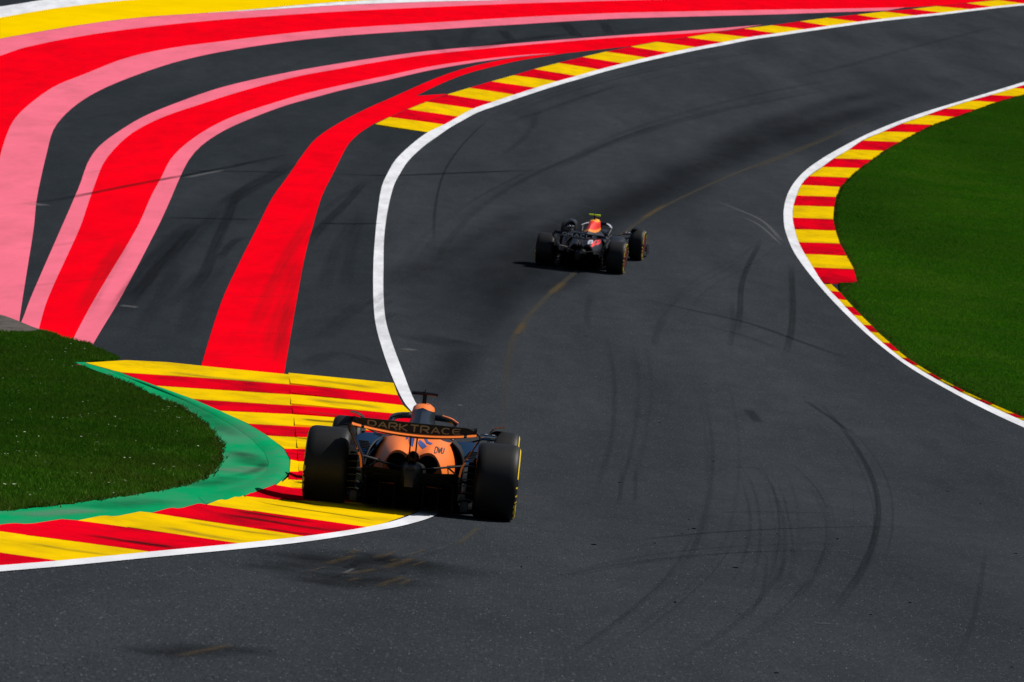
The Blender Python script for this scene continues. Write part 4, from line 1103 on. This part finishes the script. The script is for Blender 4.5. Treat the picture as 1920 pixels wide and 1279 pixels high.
    ec = loft('engine_cover', [half_loop(x, [(y, z + S['rise'] * max(0, min(1, (z - .72) / .18))) for y, z in p], 16) for x, p in EC], P('body'), c, refine=4, smooth=50)
    lathe_like_intake(c, S['rise'])
    bvh = bvh_of(ec)
    S['decals'](ec, bvh)
    # ---- survival cell and nose
    NS = [(1.85, .30, .12, .62), (2.3, .33, .12, .60), (2.75, .30, .14, .66), (3.15, .22, .20, .66), (3.7, .16, .25, .56), (4.3, .12, .24, .42), (4.75, .09, .20, .31), (4.95, .05, .20, .25)]
    L = []
    for x, wdt, z0, z1 in NS:
        L.append([(x, wdt * math.copysign(abs(math.cos(a)) ** .55, math.cos(a)), (z0 + z1) / 2 + (z1 - z0) / 2 * math.copysign(abs(math.sin(a)) ** .55, math.sin(a))) for a in np.linspace(0, 2 * math.pi, 28, endpoint=False)])
    nose = loft('nose', L, P('nose'), c, refine=3)
    for s in (1, -1):
        box('cockpit_rim', (1.95, s * .25 - .05, .60), (2.75, s * .25 + .05, .69), P('nose'), c, .03)
    # ---- sidepods
    for s in (1, -1):
        L = []
        for x, y0, y1, z0, z1 in ((2.62, .30, .60, .34, .60), (2.45, .28, .68, .22, .615), (2.0, .28, .72, .12, .60), (1.4, .28, .66, .10, .52), (.9, .27, .56, .09, .45), (.5, .25, .43, .09, .33), (.2, .24, .34, .10, .24)):
            L.append([(x, s * ((y0 + y1) / 2 + (y1 - y0) / 2 * math.copysign(abs(math.cos(a)) ** .6, math.cos(a))), (z0 + z1) / 2 + (z1 - z0) / 2 * math.copysign(abs(math.sin(a)) ** .6, math.sin(a))) for a in np.linspace(0, 2 * math.pi, 24, endpoint=False)])
        loft('sidepod', L, P('pod'), c, refine=3)
        plate('side_panel', [(s * .33, .655), (s * .40, .60), (s * .455, .50), (s * .475, .36), (s * .48, .22)], [1.55, 1.5, 1.45], [.75, .55, .35], .012, M['carbon'], c, 12, 4)
        for k in range(5):
            box('cooling_louvre', (1.05 + .09 * k, s * (.50 + .012 * k) - .05, .50 + .012 * k), (1.10 + .09 * k, s * (.50 + .012 * k) + .05, .515 + .012 * k), M['carbon'], c, .004)
    # ---- halo
    hp = [(1.95, .30, .62), (2.08, .325, .72), (2.30, .325, .785), (2.60, .26, .81), (2.82, .13, .815), (2.88, 0, .812)]
    hp = hp + [(x, -y, z) for x, y, z in hp[-2::-1]]
    halo = tube('halo', hp, .033, P('halo'), c, 10, n=30)
    tube('halo_strut', [(2.88, 0, .81), (3.0, 0, .73), (3.1, 0, .62)], .022, P('halo'), halo, 8)
    for s in (1, -1):
        plate('halo_trim', [(s * .17, .845), (s * .27, .832), (s * .345, .80)], [2.72, 2.5, 2.35], [2.55, 2.3, 2.1], .012, P('halotrim')[0 if s < 0 else 1], halo, 6)
    # ---- T camera and aerial
    tc_ = tube('camera_bar', [(1.62, .13, 1.043 + S['rise']), (1.62, .06, 1.045 + S['rise']), (1.62, -.06, 1.045 + S['rise']), (1.62, -.13, 1.043 + S['rise'])], .021, P('tcam'), c, 10, flat=.9)
    box('camera_post', (1.60, -.020, .92), (1.72, .020, 1.038 + S['rise']), M['carbon'], tc_, .008)
    box('aerial', (1.60, -.004, 1.04 + S['rise']), (1.63, .004, 1.09 + S['rise']), M['carbon'], tc_, .001)
    # ---- mirrors
    for s in (1, -1):
        m_ = box('mirror', (2.60, s * .66 - .09, .64), (2.72, s * .66 + .09, .70), P('mirror'), c, .02)
        box('mirror_glass', (2.592, s * .66 - .075, .652), (2.600, s * .66 + .075, .690), M['visor'], m_, .002)
        for dy in (-.05, .02):  # white boxes for the mirror's lettering and its bright highlight, painted in
            box('mirror_mark_glint', (2.584, s * .66 + dy - .016, .702), (2.66, s * .66 + dy + .016, .7035), M['dwhite'], m_, 0)
        box('mirror_mark_glint', (2.586, s * .66 - .06, .615), (2.600, s * .66 - .02, .638), M['wwhite'], m_, .003)
        tube('mirror_stalk', [(2.68, s * .60, .645), (2.72, s * .48, .60), (2.75, s * .30, .58)], .010, M['carbon'], m_, 6)
        tube('mirror_stalk', [(2.66, s * .70, .645), (2.66, s * .69, .56), (2.6, s * .62, .50)], .009, M['carbon'], m_, 6)
    # ---- rear wing
    HW = .612
    def zt(y): return .850
    def zl(y): return .748 + .038 * (abs(y) / .5) ** 2          # slot line: lower edge of the flap
    ys = np.linspace(-.575, .575, 41)
    loops = []
    flap = []
    for y in ys:
        z0, z1 = zl(y), zt(y)
        e = max(0, (abs(y) - .48) / .095); z1 = z1 - .045 * e * e
        pr = [(-.50, z0 - .004), (-.580, z0 + .002), (-.582, z0 + .045), (-.585, z1), (-.575, z1 + .003), (-.562, z0 + .062), (-.535, z0 + .028), (-.495, z0 + .010)]
        loops.append([(x, y, z) for x, z in pr])
    wing = loft('rear_wing', loops, M['carbon'], c, smooth=35)
    wing.data.materials[0] = P('wing')
    def flap_pt(u, v, l):
        y = -u; z0, z1 = zl(y), zt(y); k = v
        # rear face: through (-.555,z0+.004) (-.61,z0+.045) (-.655,z1)
        zz = z0 + .012 + (z1 - z0 - .022) * k
        x = np.interp(zz, [z0 + .002, z0 + .045, z1], [-.580, -.582, -.585])
        return (float(x) - l - .001, y, float(zz) - l * .4)
    letter_mesh('wing_lettering', P('text'), P('tw'), 1.0, P('tg'), .20, lambda u, v, l: flap_pt(u, .10 + .80 * v, l), P('textmat'), wing) if False else None
    qs, tot = strokes(P('text'), P('tw'), .080, P('tg'), .0155)
    V = []; F = []
    for k, (Lq, Rq) in enumerate(qs):
        b0 = len(V); l = .0015 + .0003 * (k % 5)
        for p, q in zip(Lq, Rq):
            V.append(flap_pt(p[0] - tot / 2, .08 + p[1] / .080 * .80, l)); V.append(flap_pt(q[0] - tot / 2, .08 + q[1] / .080 * .80, l))
        F += [(b0 + 2 * i, b0 + 2 * i + 1, b0 + 2 * i + 3, b0 + 2 * i + 2) for i in range(len(Lq) - 1)]
    mesh_obj('wing_lettering', V, F, P('textmat'), wing)
    loops = []
    for y in ys:
        z0 = zl(y); zb = .702 + .055 * (abs(y) / .5) ** 2
        pr = [(-.20, zb + .018), (-.24, zb + .034), (-.36, zb + .030), (-.50, z0 - .014), (-.515, z0 - .012), (-.50, z0 - .024), (-.38, zb), (-.26, zb - .002)]
        loops.append([(x, y, z) for x, z in pr])
    loft('main_plane', loops, P('wing'), wing, smooth=35)
    if P('trim'):
        V = []; F = []
        for i, y in enumerate(ys):
            z0 = zl(y)
            V += [(-.640, y, z0 - .016), (-.581, y, z0 + .007), (-.575, y, z0 - .006), (-.632, y, z0 - .021)]
        n = len(ys)
        for i in range(n - 1):
            if i in (3, n - 5): continue
            for j in range(4):
                F.append((4 * i + j, 4 * i + (j + 1) % 4, 4 * i + 4 + (j + 1) % 4, 4 * i + 4 + j))
        mesh_obj('trim_line', V, F, P('trim'), wing)
    for s in (1, -1):
        path = [(s * .560, .812), (s * .590, .798), (s * .608, .772), (s * .603, .735), (s * .575, .69), (s * .53, .60), (s * .485, .52), (s * .46, .44), (s * .45, .33)]
        ep = plate('endplate', path, [-.22, -.22, -.25, -.20, -.15, -.10, -.08], [-.588, -.598, -.59, -.56, -.52, -.52, -.50, -.46], .012, P('wing'), c, 36)
        if P('trim'):
            pe = [(s * .585, .715), (s * .545, .632), (s * .507, .556)]
            plate('endplate_trim', pe, [-.515, -.515], [-.540, -.528], .016, P('trim'), ep, 10, 1)
            pe = [(s * .492, .53), (s * .468, .47), (s * .456, .39)]
            plate('endplate_trim', pe, [-.50, -.48], [-.530, -.505], .018, P('trim'), ep, 8, 1)
    for s in (1, -1):
        V = [(-.30, s * .024, .715), (-.46, s * .024, .735), (-.50, s * .024, .60), (-.44, s * .024, .44), (-.28, s * .024, .45), (-.34, s * .024, .6)]
        bm = bmesh.new(); f = bm.faces.new([bm.verts.new(v) for v in V])
        e = bmesh.ops.extrude_face_region(bm, geom=[f])
        for v in e['geom']:
            if isinstance(v, bmesh.types.BMVert): v.co.y += s * .010
        bm_obj('wing_pylon', bm, P('wing'), wing)
    # ---- beam wing
    for dz, dx in ((-.10, 0), (-.05, -.07)):
        loops = []
        for y in np.linspace(-.455, .455, 19):
            z = .375 + dz + .03 * (abs(y) / .45) ** 1.5
            loops.append([(-.22 + dx, y, z), (-.28 + dx, y, z + .012), (-.36 + dx, y, z + .055), (-.355 + dx, y, z + .062), (-.28 + dx, y, z + .03), (-.23 + dx, y, z + .014)])
        loft('beam_wing', loops, M['carbon'], c)
    # ---- suspension
    for s in (1, -1):
        for a, b in (((.25, s * .18, .42), (.02, s * .62, .50)), ((-.30, s * .10, .42), (-.04, s * .62, .50)), ((.35, s * .20, .20), (.03, s * .62, .22)), ((-.28, s * .12, .24), (-.04, s * .62, .23)), ((-.10, s * .16, .30), (-.10, s * .62, .34)), ((.20, s * .24, .50), (.02, s * .60, .25))):
            blade('suspension_arm', a, b, .055, .020, M['carbon'], c)
        for a, b in (((WB + .25, s * .16, .42), (WB + .02, s * .70, .50)), ((WB - .35, s * .18, .45), (WB - .02, s * .70, .50)), ((WB + .25, s * .15, .28), (WB + .02, s * .70, .22)), ((WB - .35, s * .18, .30), (WB - .02, s * .70, .22)), ((WB - .05, s * .16, .52), (WB, s * .68, .26))):
            blade('suspension_arm', a, b, .055, .020, M['carbon'], c)
        # rear brake duct winglets: a stack of slats inside the wheel
        for k in range(6):
            z = .17 + .062 * k
            plate('brake_duct_slat', [(s * .475, z), (s * .53, z + .012), (s * .592, z + .004)], [-.02, -.02], [-.24, -.22], .008, M['slat'], c, 6, 2)
        box('brake_duct', (-.16, s * .555 - .035, .14), (.16, s * .555 + .035, .52), M['carbon_dull'], c, .02)
        # lower deflector beside the diffuser
        box('floor_bracket', (-.18, s * .52 - .04, .05), (-.10, s * .52 + .04, .16), M['slat'], c, .012)
        # over-wheel winglet at the front tyre
        plate('wheel_winglet', [(s * .655, .50), (s * .655, .62), (s * .675, .705), (s * .73, .752), (s * .82, .768)], [WB + .16, WB + .20, WB + .22], [WB - .12, WB - .18, WB - .20], .010, P('wing'), c, 18, 3)
        if P('trim'):
            plate('winglet_trim', [(s * .70, .738), (s * .75, .760), (s * .82, .770)], [WB - .195, WB - .20], [WB - .215, WB - .22], .010, P('trim'), c, 8, 1)
    # ---- front wing
    for k in range(4):
        loops = []
        for y in np.linspace(-.94, .94, 31):
            z = .085 + .045 * k + .05 * max(0, (.35 - abs(y))) * k * .6 + .02 * (abs(y) / .94) ** 2
            x = 4.95 - .13 * k - .18 * abs(y)
            loops.append([(x, y, z), (x - .07, y, z + .018), (x - .15, y, z + .048), (x - .148, y, z + .055), (x - .07, y, z + .030), (x - .01, y, z + .012)])
        loft('front_wing_element', loops, P('fwing'), c)
    for s in (1, -1):
        plate('front_wing_endplate', [(s * .97, .06), (s * .965, .16), (s * .95, .30)], [4.85, 4.75], [4.25, 4.35], .012, P('fwing'), c, 8)
    return c

def lathe_x_tube(c, P):
    L = []
    for x, r in ((.1, .050), (-.20, .056), (-.27, .056), (-.27, .046), (-.10, .044)):
        L.append([(x, r * math.cos(a), .515 + .02 * (x < 0) * 0 + r * math.sin(a)) for a in np.linspace(0, 2 * math.pi, 24, endpoint=False)])
    e = loft('exhaust', L, P('exh'), c)
    L = []
    for x, r in ((-.20, .060), (-.26, .0605)):
        L.append([(x, (r + .004) * math.cos(a), .515 + (r + .004) * math.sin(a)) for a in np.linspace(0, math.pi, 14)] + [(x, r * math.cos(a), .515 + r * math.sin(a)) for a in np.linspace(math.pi, 0, 14)])
    loft('exhaust_shroud', L, P('shroud'), e)
    return e
def lathe_like_intake(c, rise):
    L = []
    for x, k in ((2.005, 1.0), (2.012, .86), (1.93, .80)):
        L.append([(x, .085 * k * math.cos(a), 0.855 + rise + .055 * k * math.sin(a)) for a in np.linspace(0, 2 * math.pi, 20, endpoint=False)])
    return loft('air_intake', L, M['hole'], c)

M['slat'] = plain('worn_metal', (0.03, 0.03, 0.032), 0.5, metal=0.3)

def place(car, axle_px, heading, lift_left=0.0, scale=1.0):
    """stand the car with its rear axle over one ground spot, pointing `heading` degrees right of the view axis"""
    a = unproj(*axle_px)
    f2 = Vector((math.sin(R(heading)), math.cos(R(heading)), 0)); l2 = Vector((-f2.y, f2.x, 0))
    g = lambda p: Vector((p.x, p.y, float(ter(p.x, p.y)) + 0.004))
    r_, fr = g(a), g(a + f2 * WB)
    fwd = (fr - r_).normalized()
    lf = (g(a + f2 * WB / 2 + l2 * .8) + Vector((0, 0, lift_left)) - g(a + f2 * WB / 2 - l2 * .8)).normalized()
    up = fwd.cross(lf).normalized(); lf = up.cross(fwd)
    # the lowest wheel on its ground, the left ones on the kerb when there is one
    o = r_ + Vector((0, 0, lift_left / 2))
    Mx = Matrix((fwd, lf, up)).transposed().to_4x4(); Mx.translation = o
    Mx = Mx @ Matrix.Scale(scale, 4)
    car.matrix_world = Mx
    return Mx

def rear_pts(*p): return [list(q) for q in p]
def orange_decals(ec, bvh):
    # blue shapes round the spine (rear view: +y is left)
    decal('blue_graphic', [[(-.03, .665), (-.075, .64), (-.11, .615), (-.075, .59), (-.035, .615), (-.02, .64)],
                           [(-.05, .70), (-.075, .70), (-.115, .655), (-.16, .645), (-.145, .632), (-.10, .640), (-.07, .672)]], bvh, M['lblue'], ec)
    decal('blue_graphic', [[(.02, .70), (.06, .70), (.075, .66), (.06, .62), (.02, .60)], [(.08, .69), (.11, .69), (.10, .655), (.082, .66)]], bvh, M['lblue'], ec)
    def fn(u, v, l):
        y = -.235 - u * .98; z = .565 + v - u * .12
        h = bvh.ray_cast(Vector((-3, y, z)), Vector((1, 0, 0)))
        p = h[0] if h[0] else Vector((0, y, z))
        return (p.x - .004 - l, y, p.z + .002 + l)
    letter_mesh('lettering', 'DWU', .024, .048, .007, .007, fn, M['black_ink'], ec)
def navy_decals(ec, bvh):
    decal('red_graphic', [[(.05, .70), (-.03, .69), (-.06, .655), (-.035, .64), (-.005, .66), (.03, .675), (.06, .68)],
                          [(-.20, .60), (-.235, .64), (-.29, .66), (-.32, .62), (-.325, .57), (-.30, .545), (-.27, .57), (-.245, .53), (-.21, .535), (-.225, .57)],
                          [(.21, .71), (.24, .70), (.225, .66), (.205, .67)]], bvh, M['dred'], ec)
    decal('white_graphic', [[(-.09, .61), (-.115, .675), (-.145, .68), (-.135, .635), (-.20, .625), (-.205, .595), (-.12, .58)], [(.13, .65), (.115, .60), (.10, .65)]], bvh, M['dwhite'], ec)

SPEC1 = dict(sr=(.304, .333), rise=0.035, rim=M['carbon'], body=M['orange_body'], nose=M['navy'], pod=M['blue'], halo=M['navy'], halotrim=(M['orange'], M['navy']), tcam=M['navy'],
             mirror=M['navy'], wing=M['carbon'], trim=M['orange'], text='DARKTRACE', tw=.076, tg=.022, textmat=M['bronze'], exh=M['hole'], shroud=M['orange'],
             fwing=M['orange'], decals=orange_decals)
car1 = racing_car('orange and black single-seater race car riding the left kerb, nearest the camera', SPEC1)
place(car1, (765, 959), 0.2, -0.004, 0.957)
M['grey_text'] = plain('grey_lettering', (0.85, 0.87, 0.9), 0.5)
M['rim_red'] = plain('dark_red_rim', (0.10, 0.008, 0.008), 0.4)
SPEC2 = dict(sr=(.310, .324), rise=0.055, rim=M['rim_red'], body=M['navy_body'], nose=M['dnavy'], pod=M['dnavy'], halo=M['dnavy'], halotrim=(M['dwhite'], M['dwhite']), tcam=M['fluo'],
             mirror=M['dnavy'], wing=M['dnavy'], trim=None, text='ORACLE', tw=.105, tg=.030, textmat=M['grey_text'], exh=M['hole'], shroud=M['dnavy'],
             fwing=M['dnavy'], decals=navy_decals)
car2 = racing_car('dark navy single-seater race car with red and yellow airbox, further up the track', SPEC2)
place(car2, (1087, 505), 9.4, 0.0, 1.0)
